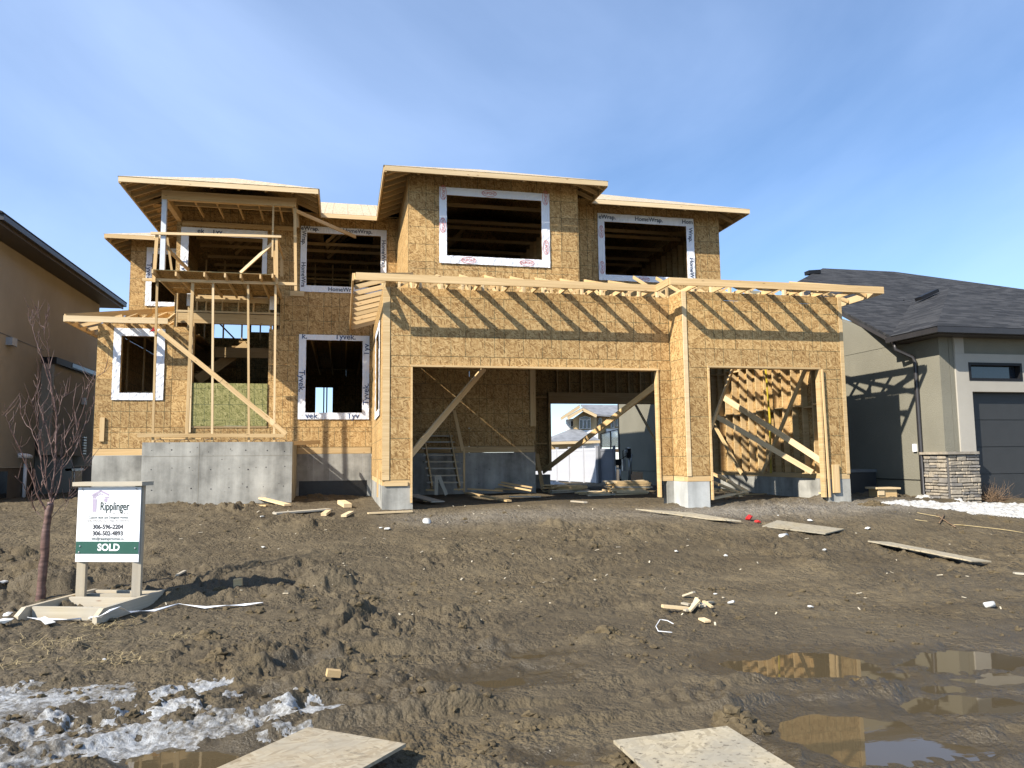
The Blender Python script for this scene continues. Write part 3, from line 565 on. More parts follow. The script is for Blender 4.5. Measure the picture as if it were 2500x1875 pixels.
patch('snow_heap', 8.2, 11, 19, 26, .06, lambda x, y: 1-np.hypot((x-9.3)/.8, (y-22)/1.6)+.1*rn(x, y, 3, 95), .14, SNOW, 'small heap of snow beside the pale fence', 'snow')

# ================================================================== the house under construction
YM, YU, YR, YP, YL, YG, YB = 5.57, 1.945, 3.17, 3.72, 8.57, -.67, 8.4       # wall planes
ZC, ZO, ZT = .64, .75, 4.61; UZ0, UZ1 = 7.53, 7.67; LZ0, LZ1 = 4.58, 4.725
HS = empty('house_under_construction', (2, 5, 0), 'two-storey wood-framed house under construction with bare board sheathing and three garage bays', 'house')
# --- foundations
def fwall(x0, x1, y0, y1, z0, z1, mat=CON, name='foundation_wall'): return box(name, HS, x0, x1, y0, y1, z0, z1, mat)
fwall(-6.824, -.004, YM, YM+.2, -.3, 1.327); fwall(-5.2495, -1.93, YP, YP+.2, -.3, 1.605); fwall(-2.13, -1.93, YP+.2, YM, -.3, 1.60); fwall(-5.2495, -5.05, YP+.2, YM, -.3, 1.60)
fwall(-.0, .60, 0, .2, -.3, ZC); fwall(0, .2, .2, YM-.003, -.3, ZC); fwall(5.99, 6.35, .0, .2, -.3, ZC); fwall(6.14, 6.63, YG, -.0, -.3, ZC-.002, CONW)
fwall(9.38, 9.92, YG, YG+.2, -.3, ZC); fwall(9.72, 9.92, YG+.2, YB, -.3, ZC-.01); fwall(.2, 4.52, YM, YM+.2, -.3, 1.327-.004); fwall(4.3, 5.72, YB, YB+.2, -.3, ZC); fwall(4.32, 4.52, YM+.2, YB, -.3, 1.32); fwall(9.45, 9.72, YB, YB+.2, -.3, ZC)
fwall(-6.824, -6.62, YM+.2, 17, -.3, 1.32); fwall(-6.62, 4.3, 17.0, 17.2, -.3, 1.32)
box('damp_proofing', HS, -1.86, -.12, YM-.006, YM-.001, .05, .62, BLACKTAR)
# loops of form ties on the porch wall and formwork lines
for x in np.linspace(-4.9, -2.2, 6): tube('form_tie', HS, [(x-.12, YP+.1, 1.60), (x-.08, YP+.09, 1.66), (x, YP+.08, 1.68), (x+.08, YP+.09, 1.66), (x+.12, YP+.1, 1.60)], .006, DARKM, 5)
for z in (1.28,): box('form_line', HS, -5.24, -1.94, YP-.003, YP-.0005, z, z+.005, MATS['taupe_stucco'])
for x in (-4.02,): box('form_line', HS, x, x+.006, YP-.003, YP-.0006, .1, 1.6, MATS['taupe_stucco'])
for x in np.arange(-1.5, -.2, .42): box('form_line', HS, x, x+.006, YM-.003, YM-.0005, .63, 1.32, CONW)
for i, x in enumerate(np.arange(-5.0, -1.98, .41)):
    for j, z in enumerate((.55, .98, 1.42)):
        xx_, zz_ = x+random.uniform(-.05, .05), z+random.uniform(-.05, .05); tube('tie_hole', HS, [(xx_, YP-.003, zz_), (xx_, YP+.01, zz_)], random.uniform(.009, .018), DARKM, 7)
# --- openings (a0,a1,z0,z1)
W1 = (-1.736, -.26, 2.414, 4.358); W2 = (-1.76, .206, 5.833, 7.286); W5 = (-6.262, -5.464, 2.902, 4.353); WE = (-4.742, -2.90, 5.55, 7.05)
W3 = (1.544, 3.824, 5.843, 7.286); W4 = (5.84, 8.145, 5.872, 7.286); EN = (-4.56, -2.69, 2.06, 4.73); D1 = (.553, 5.85, -1, 3.0); D2 = (6.665, 9.316, -1, 3.0)
W6 = (-6.30, -5.30, 5.85, 7.286)
GAP = [(-5.03, -2.42, 4.62, 5.70)]
# --- sheathing
ZS = [1.50, 2.024, 3.244, 4.464, 5.684, 6.904, 7.80]
sheathe(HS, 'y', YM, -1, -6.824, -5.045, 1.50, 4.66, [W5], zs=[1.50, 2.024, 3.244, 4.66])
sheathe(HS, 'y', YM, -1, -5.045, 0, 1.50, 7.80, [W1, W2, WE, EN]+GAP, zs=ZS, stag=.37)
sheathe(HS, 'y', YM, -1, .004, .95, 4.9, 7.8, [W2], zs=[4.9, 5.684, 6.904, 7.8])
sheathe(HS, 'y', YU, -1, .656, 4.747, 4.70, 7.80, [W3], stag=.5, zs=[4.70, 5.68, 6.90, 7.8])
sheathe(HS, 'x', .656, -1, YU+.015, YM-.005, 4.60, 7.80, (), zs=[4.60, 5.68, 6.90, 7.8]); sheathe(HS, 'x', 4.747, 1, YU+.015, YR, 4.70, 7.80, (), zs=[4.70, 6.0, 7.8])
sheathe(HS, 'y', YR, -1, 4.76, 9.112, 4.70, 7.80, [W4], stag=.3, zs=[4.70, 5.68, 6.90, 7.8]); sheathe(HS, 'x', 9.112, 1, YR+.015, 12.5, 4.70, 7.80); sheathe(HS, 'y', 12.5, 1, 5.3, 9.1, 4.7, 7.8, sw=4); sheathe(HS, 'x', 5.3, 1, 12.52, 17, 4.7, 7.8); sheathe(HS, 'x', 4.53, 1, YB+.03, 17, 1.4, 4.68)
sheathe(HS, 'y', YL, -1, -6.9, -5.06, 4.9, 7.80, [W6], sw=1.22, zs=[4.9, 6.12, 7.34, 7.8]); sheathe(HS, 'x', -5.045, -1, YM+.015, YL-.005, 4.66, 7.8); sheathe(HS, 'x', -6.9, -1, YL+.015, 17, 4.9, 7.8)
sheathe(HS, 'x', -6.824, -1, YM+.015, 17, 1.4, 4.66, ())
sheathe(HS, 'y', 0, -1, .145, 6.14, 3.0, ZT, (), zs=[3.0, 3.22, 4.44, ZT], stag=.62); sheathe(HS, 'y', 0, -1, .145, .553, ZO, 3.0, (), sw=.6, sh=2.44); sheathe(HS, 'y', 0, -1, 5.85, 6.14, ZO, 3.0, (), sw=.6, sh=2.44)
SW = (1.0, 2.7, 2.22, 3.95)
sheathe(HS, 'x', 0, -1, .03, YM-.02, ZO, ZT, [SW], sw=1.22, sh=2.44)
sheathe(HS, 'x', 6.14, -1, YG+.01, -.016, ZO, ZT, (), sh=2.44)
sheathe(HS, 'y', YG, -1, 6.235, 9.83, 3.0, ZT, (), zs=[3.0, 3.40, 4.44, ZT], stag=.45); sheathe(HS, 'y', YG, -1, 6.235, 6.665, ZO, 3.0, (), sh=2.44); sheathe(HS, 'y', YG, -1, 9.316, 9.83, ZO, 3.0, (), sh=2.44)
sheathe(HS, 'x', 9.92, 1, YG+.01, YB, ZO, ZT, (), sw=1.22, sh=2.44)
sheathe(HS, 'y', YM, -1, .215, 4.52, 1.50, ZT, (), zs=[1.50, 2.0, 3.22, 4.44, ZT], stag=.45); sheathe(HS, 'x', 4.53, 1, YM+.01, YB, 1.5, ZT)
sheathe(HS, 'y', YB+.02, -1, 4.54, 9.9, ZO, ZT, [(5.74, 9.44, -1, 2.9)], sw=6, zs=[ZO, ZT]); box('ceiling_panel', HS, -6.8, -5.06, YM+.03, 16.8, 4.655, 4.67, OSB)
# band boards over the concrete
for (a, b, y, z0, z1) in ((-6.82, -5.26, YM-.004, 1.33, 1.495), (-1.92, -.02, YM-.004, 1.33, 1.495), (.22, 4.5, YM-.004, 1.33, 1.495)): box('rim_board', HS, a, b, y, y+.036, z0, z1, LUM)
for (a, b, y) in ((.05, .545, -.004), (5.87, 6.13, -.004), (6.15, 6.66, YG-.004), (9.33, 9.91, YG-.004)): box('sill_plate', HS, a, b, y, y+.14, ZC+.002, ZO-.004, LUM)
box('sill_plate', HS, 6.143, 6.27, YG+.142, -.006, ZC+.002, ZO-.004, LUM); box('sill_plate', HS, 0.004, .15, .15, YM-.02, ZC+.002, ZO-.004, LUM); box('sill_plate', HS, 9.73, 9.90, YG+.15, YB-.01, ZC-.006, ZO-.004, LUM)
box('added_beam', HS, .66, .76, YU+.02, YM-.02, 4.20, 4.598, LUM); box('added_beam', HS, .78, 4.7, YU+.03, YU+.15, 4.30, 4.598, LUM)  # first beam is added to stop a sun strip on the inner garage wall
# corner lumber
box('corner_stud', HS, 0.0, .140, -.018, .02, ZO, ZT, LUM); box('corner_stud', HS, 6.142, 6.23, YG-.018, YG+.02, ZO, ZT, LUMC); box('corner_stud', HS, 9.835, 9.92, YG-.018, YG+.02, ZO, ZT, LUM)
board('nailed_block', HS, (9.55, YG-.035, .35), (9.55, YG-.035, .95), .16, .038, (1, 0, 0)); board('nailed_block', HS, (-6.62, YM-.03, 1.68), (-6.62, YM-.03, 2.28), .11, .04, (1, 0, 0)); board('nailed_block', HS, (-.06, .55, .40), (-.06, .55, .95), .10, .03, (0, 1, 0))
box('sill_plate', HS, .04, .50, -.03, -.006, ZC-.005, ZC+.075, LUM)
# door jambs and headers
for (a, b, y, bot) in ((.553, 5.85, 0, .30), (6.665, 9.316, YG, .26)):
    box('door_jamb', HS, a, a+.038, y-.03, y+.12, bot, 3.0, LUM); box('door_jamb', HS, b-.038, b, y-.03, y+.12, bot, 3.0, LUM); box('door_header', HS, a-.005, b+.005, y-.034, y+.17, 3.002, 3.042, LUM)
    for k in range(3): box('trimmer_stud', HS, a-.13+k*.042, a-.092+k*.042, y+.02, y+.14, .76, 3.0, LUM); box('trimmer_stud', HS, b+.004+k*.042, b+.04+k*.042, y+.02, y+.14, .76, 3.0, LUM)
    box('door_beam', HS, a-.1, b+.1, y+.02, y+.14, 3.045, 3.40, LUM)
board('jamb_brace', HS, (9.375, YG-.045, .26), (9.338, YG-.045, 3.0), .04, .03, (1, 0, 0), LUM)
# studs
def studs(axis, at, a0, a1, z0, z1, depth, step=.4064, skip=(), mat=LUM, name='stud'):
    for a in np.arange(a0, a1, step):
        if any(s0 < a < s1 for s0, s1 in skip): continue
        if axis == 'x': box(name, HS, min(at, at+depth), max(at, at+depth), a, a+.038, z0, z1, mat)
        else: box(name, HS, a, a+.038, min(at, at+depth), max(at, at+depth), z0, z1, mat)
studs('x', 9.905, YG+.16, YB, ZO, ZT-.08, -.14)
for z, s in ((2.25, 0), (3.45, .2)):
    for k, a in enumerate(np.arange(YG+.2, YB-.3, .4064)): box('blocking', HS, 9.77, 9.90, a, a+.365, z+(k % 2)*.05, z+.038+(k % 2)*.05, LUM)
box('top_plate', HS, 9.76, 9.905, YG+.1, YB, ZT-.08, ZT, LUM); box('top_plate', HS, .02, 6.12, .015, .15, ZT-.08, ZT, LUM); box('top_plate', HS, 6.2, 9.8, YG+.015, YG+.15, ZT-.08, ZT, LUM); box('top_plate', HS, .015, .15, .15, YM-.02, ZT-.08, ZT, LUM)
studs('y', YB+.005, 5.95, 9.45, 3.27, ZT, -.14); box('lintel', HS, 5.66, 9.6, YB-.15, YB+.01, 2.905, 3.26, LUM); box('trimmer_stud', HS, 5.655, 5.735, YB-.14, YB+.01, .76, 2.90, LUM); box('trimmer_stud', HS, 9.445, 9.52, YB-.14, YB+.01, .66, 2.90, LUM)
studs('y', YB+.005, 4.75, 5.6, .76, ZT, -.14, .45)
for z in (1.60, 3.08): box('blocking', HS, 4.8, 5.6, YB-.13, YB, z, z+.038, LUM)
board('corner_stud', HS, (4.46, YM-.03, 2.05), (4.46, YM-.03, ZT), .16, .038, (1, 0, 0))
studs('x', 9.10, YR+.2, 10, 4.95, 7.45, -.14); studs('x', 4.74, YU+.2, 8.2, 4.95, 7.45, -.14)
studs('x', .67, YU+.3, YM, 4.95, 7.45, .14, .6)
studs('y', 9.6, -5.0, 9.0, 4.95, 7.45, .09, .55, skip=((-2.6, -1.9), (2, 3)))
for z in (6.1, 6.95): box('blocking', HS, -5.0, 9.0, 9.6, 9.68, z, z+.05, LUM)
studs('y', 7.4, -6.6, -4.7, 2.0, 4.6, .09, .42); box('blocking', HS, -6.6, -4.7, 7.4, 7.49, 2.95, 3.1, LUM)
box('trimmer_stud', HS, -6.35, -6.27, YM+.02, YM+.16, 2.05, 4.6, LUM); box('trimmer_stud', HS, -5.46, -5.42, YM+.02, YM+.16, 2.05, 4.6, LUM); box('header', HS, -6.30, -5.4, YM+.02, YM+.16, 4.36, 4.6, LUM)
# floors, ceilings, back walls and inner partitions
for (x0, x1, y0, y1) in ((-4.5, -1.0, YM+.05, 16.8), (-1.0, 4.3, YM+.3, 16.8), (-6.7, -4.5, YM+.2, 16.8)): box('floor_deck', HS, x0, x1-.004, y0, y1, 1.93, 1.96, OSB)
for (x0, x1, y0, y1) in ((-2.3, .66, YM+.05, 16.8), (.66, 4.74, YU+.05, 16.8), (4.745, 9.08, YR+.05, 12.4), (-6.7, -4.95, YL+.05, 16.8)): box('floor_deck', HS, x0, x1-.004, y0, y1, 4.90, 4.93, OSB)
for y in np.arange(YU+.3, 8, .4064): box('floor_joist', HS, .70, 4.6, y, y+.04, 4.63, 4.897, LUM)
for y in np.arange(YR+.3, 8.2, .4064): box('floor_joist', HS, 4.8, 9.0, y, y+.04, 4.63, 4.897, LUM)
for x in np.arange(-2.2, -.1, .5): box('floor_joist', HS, x, x+.04, YM+.2, 16.5, 4.62, 4.897, LUM)
for k_, y in enumerate(np.arange(YU+.35, 16.5, .61)):
    if k_ % 5 in (1, 3): continue
    y += random.uniform(-.12, .12); zj = random.uniform(-.02, .10)
    box('ceiling_joist', HS, (-4.95 if y > YM+.2 else (.70 if y < YR+.2 else .70)), (4.7 if y < YR+.2 else (9.0 if y < 12.3 else 5.2)), y, y+.04, 7.50+zj, 7.59+zj, LUM)
for y in np.arange(YM+1.9, 9.4, .61):
    for x in (-3.6, -.8, 2.7, 6.9): board('truss_web', HS, (x-.5, y+.07, 7.6), (x+.25, y+.07, 8.35), .089, .038)
sheathe(HS, 'y', 17, -1, -6.8, 4.5, 1.4, 7.8, [(-5.86, -4.52, 6.13, 6.68), (-4.44, -3.60, 6.40, 6.68), (-1.867, -1.185, 3.05, 4.155), (-5.4, -4.4, 2.3, 4.0)], zs=[1.4, 4.6, 7.8], sw=4.1)
for x in (-1.56, -1.44): box('mullion', HS, x, x+.05, 16.95, 17.03, 3.05, 4.155, BLACK)
sheathe(HS, 'x', -2.30, -1, 9, 16.9, 1.97, 4.88); sheathe(HS, 'x', .3, -1, 7, 16.9, 1.97, 4.88)
# entry stairs
ST = [PY(T_(560, 980), 9.5), PY(T_(1045, 640), 9.5)]
board('stair_stringer', HS, ST[0], ST[1], .30, .04, mat=LUM)
for k in range(7):
    p = ST[0].lerp(ST[1], (k+.5)/7.); box('stair_tread', HS, p.x-.16, p.x+.13, 9.5, 10.4, p.z+.16, p.z+.20, OSB)
board('stair_rail', HS, PY(T_(780, 440), 12.), PY(T_(915, 578), 12.), .05, .05, mat=BLACK)
box('foyer_wall', HS, -4.60, -2.5, 16.2, 16.3, 2.0, 6.0, OSB); box('foyer_beam', HS, -4.55, -2.36, 9.0, 9.1, 4.3, 4.6, LUM)
# entry framing (between sheathing edges)
box('entry_header', HS, -5.02, -2.43, YM+.02, YM+.16, 4.74, 5.00, LUM); box('entry_header', HS, -5.02, -2.43, YM+.012, YM+.16, 5.02, 5.07, LUMC); box('entry_header', HS, -4.55, -2.45, YM+.01, YM+.16, 5.31, 5.48, LUM)
for x in (-4.52, -4.30, -3.90, -3.50, -3.12, -2.72, -2.55): box('cripple_stud', HS, x, x+.04, YM+.02, YM+.16, 5.072, 5.308, LUM)
box('entry_backing', HS, -4.6, -2.45, YM+.165, YM+.175, 5.05, 5.35, OSB)
for x, z0, z1 in ((-5.02, 4.63, 5.60), (-4.72, 4.63, 5.60), (-4.60, 2.06, 4.735), (-2.68, 2.06, 4.735)): box('trimmer_stud', HS, x, x+.05, YM+.015, YM+.155, z0, z1, LUM)
box('rough_sill', HS, -4.56, -2.69, YM-.02, YM+.14, 2.025, 2.062, LUM); box('entry_panel', HS, -4.55, -2.70, YM-.03, YM-.018, 2.064, 3.17, OSBG)
board('corner_stud', HS, (-4.58, YM-.04, 1.9), (-4.60, YM-.04, 4.7), .07, .038, (1, 0, 0), LUMC)
# --- upper roofs (pitch 5/12) : hip surfaces with board decking, open soffits, rafter tails, fascia
def hip(x0, x1, y0, y1, z, s, th=.02, mat=OSBR, front=True):
    w = min(x1-x0, y1-y0)/2; h = w*s
    if x1-x0 < y1-y0: r0, r1 = Vector(((x0+x1)/2, y0+w, z+h)), Vector(((x0+x1)/2, y1-w, z+h))
    else: r0, r1 = Vector((x0+w, (y0+y1)/2, z+h)), Vector((x1-w, (y0+y1)/2, z+h))
    a, b, c, d = Vector((x0, y0, z)), Vector((x1, y0, z)), Vector((x1, y1, z)), Vector((x0, y1, z))
    fcs = ([[a, b, r0], [b, c, r1, r0], [c, d, r1], [d, a, r0, r1]] if x1-x0 < y1-y0 else [[a, b, r1, r0], [b, c, r1], [c, d, r0, r1], [d, a, r0]])
    for f in fcs:
        n = (f[1]-f[0]).cross(f[2]-f[0]).normalized(); e1 = (f[1]-f[0]).normalized(); o = poly_prism('roof_sheathing', HS, [p for p in f], n*th, mat, (e1, n.cross(e1))); o.data.materials.append(OSB)
        for pl in o.data.polygons:
            if pl.normal.z < .3: pl.material_index = 1
SL = .4167
hip(-5.84, -1.38, 3.15, 10.5, UZ1-.02, SL); hip(.06, 5.31, 1.33, 9.5, UZ1-.024, SL); hip(1.2, 9.70, 2.56, 13.1, UZ1-.028, SL); hip(-5.55, 5.6, 4.96, 12.4, UZ1-.032, SL); hip(-7.47, 5.9, 7.96, 17.6, UZ1-.036, .38)
def eave(p0, p1, inw, s, length, z, step=.61, tails=True, zf0=None, zf1=None, tl=None, skip_first=.15, corner=(1, 0)):
    p0, p1 = Vector(p0), Vector(p1); d = (p1-p0); ln = d.length; d.normalize(); inw = Vector(inw); zc = (zf0+zf1)/2
    o = Vector((0, 0, 0))-inw*.019
    board('fascia_board', HS, (p0.x+o.x, p0.y+o.y, zc), (p1.x+o.x, p1.y+o.y, zc), zf1-zf0, .038, mat=LUMC if random.random() < .4 else LUM)
    if tails:
        for a in np.arange(skip_first, ln-.05, step):
            full = length; length_ = min(full, a+.05) if corner[0] else full; length_ = min(length_, ln-a+.05) if corner[1] else length_
            q = p0+d*a; b0 = Vector((q.x, q.y, zf1-.085))+inw*.02; b1 = b0+inw*length_+Vector((0, 0, s*length_)); board('rafter_tail', HS, b0, b1, .089, .038)
eave((-5.82, 3.15, 0), (-1.40, 3.15, 0), (0, 1, 0), SL, .62, 0, zf0=UZ0, zf1=UZ1-.03); eave((-5.80, 3.19, 0), (-5.80, 7.9, 0), (1, 0, 0), SL, .8, 0, .40, zf0=UZ0, zf1=UZ1-.03); eave((-1.42, 3.19, 0), (-1.42, 4.9, 0), (-1, 0, 0), SL, .62, 0, .40, zf0=UZ0, zf1=UZ1-.03)
eave((.08, 1.33, 0), (5.29, 1.33, 0), (0, 1, 0), SL, .6, 0, zf0=UZ0, zf1=UZ1-.03); eave((.10, 1.37, 0), (.10, 4.95, 0), (1, 0, 0), SL, .56, 0, .40, zf0=UZ0, zf1=UZ1-.03); eave((5.27, 1.37, 0), (5.27, 2.56, 0), (-1, 0, 0), SL, .55, 0, .40, zf0=UZ0, zf1=UZ1-.03)
eave((-1.40, 4.96, 0), (.08, 4.96, 0), (0, 1, 0), SL, .6, 0, zf0=UZ0, zf1=UZ1-.03); eave((5.29, 2.56, 0), (9.68, 2.56, 0), (0, 1, 0), SL, .6, 0, zf0=UZ0, zf1=UZ1-.03); eave((9.66, 2.6, 0), (9.66, 13.0, 0), (-1, 0, 0), SL, .55, 0, .61, zf0=UZ0, zf1=UZ1-.03)
eave((-7.45, 7.96, 0), (-5.82, 7.96, 0), (0, 1, 0), .38, .6, 0, .40, zf0=UZ0, zf1=UZ1-.03); eave((-7.43, 8.0, 0), (-7.43, 16, 0), (1, 0, 0), .38, .56, 0, .40, zf0=UZ0, zf1=UZ1-.03)
for (a, b) in (((-5.80, 3.17, UZ1-.09), (-5.0, 3.97, UZ1+.25)), ((.10, 1.36, UZ1-.09), (.72, 1.98, UZ1+.17)), ((5.27, 1.36, UZ1-.09), (4.65, 1.98, UZ1+.17)), ((9.66, 2.6, UZ1-.09), (9.05, 3.2, UZ1+.17)), ((-1.42, 3.19, UZ1-.09), (-2.0, 3.8, UZ1+.17)), ((-7.43, 7.99, UZ1-.09), (-6.8, 8.6, UZ1+.15))): board('hip_rafter', HS, a, b, .12, .038)
# portico beams, ceiling joists and posts
box('portico_beam', HS, -5.04, -1.95, YP+.04, YP+.16, 7.39, 7.61, LUM); box('portico_beam', HS, -5.04, -4.92, YP+.165, YM-.02, 7.40, 7.60, LUM); box('portico_beam', HS, -2.06, -1.95, YP+.165, YM-.02, 7.40, 7.60, LUM)
box('ledger', HS, -4.9, -2.07, YM-.06, YM-.018, 7.30, 7.42, LUM); box('ledger', HS, -4.9, -2.07, 4.5, 4.55, 7.50, 7.60, LUM)
for x in (-4.4, -3.9, -3.4, -2.9, -2.4): box('ceiling_joist', HS, x, x+.038, YP+.18, YM-.07, 7.52, 7.60, LUM)
pw0, pw1 = PY(A(965, 352), YP+.1), PY(A(955, 895), YP+.1); board('steel_post', HS, (pw0.x, YP+.1, 5.62), (pw0.x, YP+.1, 7.385), .11, .11, (1, 0, 0), STEELW)
pr0 = PY(A(1978, 390), YP+.1); pr1 = PY(A(1985, 1052), YP+.1); board('temporary_post', HS, (pr1.x, YP+.1, pr1.z), (pr0.x, YP+.1, 7.385), .07, .038, (1, 0, 0)); q = PY(A(1812, 380), YP+.08); board('temporary_post', HS, (q.x, YP+.06, 6.1), (q.x, YP+.06, 7.39), .04, .06, (1, 0, 0))
board('brace', HS, PY(Cc(230, 430), YP+.08), PY(Cc(695, 632), 5.3), .089, .038, (0, 0, 1)); q = PY(A(1995, 1075), YM-.03); board('nailed_block', HS, (q.x-.18, YM-.03, q.z), (q.x+.19, YM-.03, q.z), .14, .04)
board('temporary_post', HS, PY(A(1988, 320), YP+.3), PY(A(2000, 560), YP+.3), .06, .04, (1, 0, 0))
# --- low roofs without decking: fascia, tails, trusses
LS = .29
eave((-.55, -.61, 0), (5.585, -.61, 0), (0, 1, 0), LS, 2.55, 0, .61, zf0=LZ0, zf1=LZ1, skip_first=.55); eave((5.60, -1.28, 0), (10.51, -1.28, 0), (0, 1, 0), LS-.045, 4.40, 0, .61, zf0=LZ0, zf1=LZ1, skip_first=1.84)
board('fascia_board', HS, (5.60, -1.28, 4.652), (5.60, -.62, 4.652), .145, .038)
eave((-.58, -.57, 0), (-.58, 5.52, 0), (1, 0, 0), LS, .62, 0, .61, zf0=LZ0, zf1=LZ1, skip_first=.25); eave((10.49, -1.24, 0), (10.49, 8.0, 0), (-1, 0, 0), LS, 1.35, 0, .61, zf0=LZ0, zf1=LZ1, skip_first=.45)
board('hip_rafter', HS, (10.49, -1.26, 4.66), (9.15, .08, 5.05), .12, .038); board('hip_rafter', HS, (-.57, -.59, 4.66), (.65, .63, 5.02), .12, .038)
for x in np.arange(0.0, 6.0, .61):
    box('truss_chord', HS, x+.04, x+.078, -.58, YU-.02, 4.615, 4.70, LUM); board('truss_web', HS, (x+.05, .75, 4.70), (x+.05, .75, 5.02), .08, .038, (0, 1, 0)); board('truss_web', HS, (x+.05, .80, 4.70), (x+.05, 1.8, 5.30), .07, .036)
for x in np.arange(6.22, 9.9, .61):
    box('truss_chord', HS, x+.04, x+.078, -1.25, YR-.02, 4.615, 4.70, LUM); board('truss_web', HS, (x+.05, .35, 4.70), (x+.05, .35, 5.10), .08, .038, (0, 1, 0)); board('truss_web', HS, (x+.05, .4, 4.70), (x+.05, 2.3, 5.62), .07, .036)
for x in np.arange(.3, 6.0, .43): box('heel_block', HS, x, x+.045, .01, .10, 4.612, 4.76, LUMC)
for x in np.arange(6.4, 9.8, .43): box('heel_block', HS, x, x+.045, YG+.01, YG+.10, 4.612, 4.76, LUMC)
for x in np.arange(.32, 6., .61): board('truss_web', HS, (x, .12, 4.66), (x+.34, .12, 4.86), .05, .034)
for x in np.arange(6.5, 9.7, .61): board('truss_web', HS, (x, YG+.12, 4.66), (x+.34, YG+.12, 4.86), .05, .034)
for y in np.arange(.6, 8.2, .61): board('truss_web', HS, (9.95, y, 4.64), (9.15, y, 4.66), .085, .038)
# low roof left of the portico
eave((-7.41, 4.96, 0), (-5.05, 4.96, 0), (0, 1, 0), LS, 3.45, 0, .61, zf0=LZ0, zf1=LZ1, skip_first=1.3); eave((-7.39, 5.0, 0), (-7.39, 8.6, 0), (1, 0, 0), LS, 1.0, 0, .61, zf0=LZ0, zf1=LZ1, skip_first=.35)
board('hip_rafter', HS, (-7.39, 4.98, 4.70), (-5.9, 6.9, 5.25), .14, .038); board('ridge_board', HS, (-5.9, 6.9, 5.25), (-5.3, 8.5, 5.72), .14, .038)
for k in range(4): x = -6.6+k*.45; board('truss_chord', HS, (x, 5.0, 4.66), (x, 8.5, 4.66), .089, .038); board('truss_web', HS, (x+.03, 5.9, 4.70), (x+.25, 7.0, 5.20), .08, .036); board('truss_web', HS, (x+.03, 7.9, 4.70), (x-.1, 7.0, 5.20), .08, .036)
board('brace', HS, PY(B(955, 190), 4.95), PY(B(1005, 150), 5.5), .089, .038)
# --- house-wrap round the openings with the printed words
def wrap(name_hole, outer, axis, at, sgn, seed, extra=()):
    cv = convf(axis, at+sgn*.006, sgn); me = plate_mesh(outer[0], outer[1], outer[2], outer[3], [name_hole]+list(extra), .004, cv, sub=.07, jit=.011, seed=seed)
    if (axis == 'y') != (sgn < 0): me.flip_normals()
    o = link('window_wrap', me, WRAP, HS); return o
def rect(u0, v0, u1, v1, Y): a, b = PY((u0, v0), Y), PY((u1, v1), Y); return (a.x, b.x, b.z, a.z)
O1 = (-1.92, -.08, 2.24, 4.50); O2 = (-1.92, .36, 5.66, 7.46); O3 = (1.37, 4.02, 5.66, 7.47); O4 = (5.66, 8.36, 5.72, 7.50); O5 = (-6.44, -5.23, 2.72, 4.55); O6 = (-6.46, -5.1, 5.72, 7.47); OE = (-4.93, -2.78, 5.72, 7.26)
w1 = wrap(W1, O1, 'y', YM-.02, -1, 1); w2 = wrap(W2, O2, 'y', YM-.02, -1, 2); w3 = wrap(W3, O3, 'y', YU-.02, -1, 3); w4 = wrap(W4, O4, 'y', YR-.02, -1, 4); w5 = wrap(W5, O5, 'y', YM-.02, -1, 5); w6 = wrap(W6, O6, 'y', YL-.02, -1, 6); w7 = wrap(WE, OE, 'y', YM-.02, -1, 7, [(-5, -2, 4, 5.8)]); w8 = wrap(SW, (.85, 2.85, 2.08, 4.08), 'x', -.02, -1, 8)
def wt(w, s, x, z, size, Y, mat=INKD, rot=0, clip=None, sx=1.0, bold=.0025):
    ex, ey = ((1, 0, 0), (0, 0, 1)) if rot == 0 else (((0, 0, -1), (1, 0, 0)) if rot == 1 else ((0, 0, 1), (-1, 0, 0)))
    put_text(w, s, (x, Y-.0395, z), size, mat, ex, ey, sx, bold, clip)
wt(w1, 'Tyvek.', -.72, 4.455, .21, YM, INKB, clip=[(1, .06, 1)]); wt(w1, 'k.', -1.78, 4.45, .21, YM, INKB, clip=[(1, .06, 1)]); wt(w1, 'Tyvek.', -1.84, 3.25, .22, YM, INKB, 1, clip=[(1, .09, 1)]); wt(w1, 'Tyv', -.16, 4.12, .22, YM, INKB, 2, clip=[(1, .07, 1)]); wt(w1, 'Tyvek.', -.16, 2.92, .22, YM, INKB, 2)
wt(w1, 'Tyv', -.5, 2.33, .22, YM, INKB, clip=[(1, .07, 1)]); wt(w1, 'vek.', -1.55, 2.33, .22, YM, INKB, clip=[(1, .07, 1)])
wt(w2, 'eWrap.', -1.68, 7.39, .155, YM); wt(w2, 'HomeWrap.', -.42, 7.385, .155, YM); wt(w2, 'Wrap.', -1.84, 7.13, .155, YM, rot=1); wt(w2, 'HomeWra', -1.84, 6.12, .155, YM, rot=1); wt(w2, 'HomeWrap.', .28, 6.78, .155, YM, rot=1); wt(w2, 'HomeWra', -.85, 5.745, .155, YM)
def dupont(w, x, z, Y, rot=0, s=1.):
    ex, ey = (Vector((1, 0, 0)), Vector((0, 0, 1))) if rot == 0 else (Vector((0, 0, -1)), Vector((1, 0, 0)))
    oval_ring(w, (x, Y-.040, z), .20*s, .085*s, INKR, ex, ey, .010); put_text(w, 'DUPONT', (x, Y-.040, z-.0), .105*s, INKR, ex, ey, .82, .001)
for x, z, r in ((2.55, 7.38, 0), (1.45, 6.55, 1), (2.05, 5.75, 0), (3.45, 5.75, 0), (3.92, 7.36, 1), (3.92, 6.15, 1), (1.46, 7.33, 1)): dupont(w3, x, z, YU, r, .9)
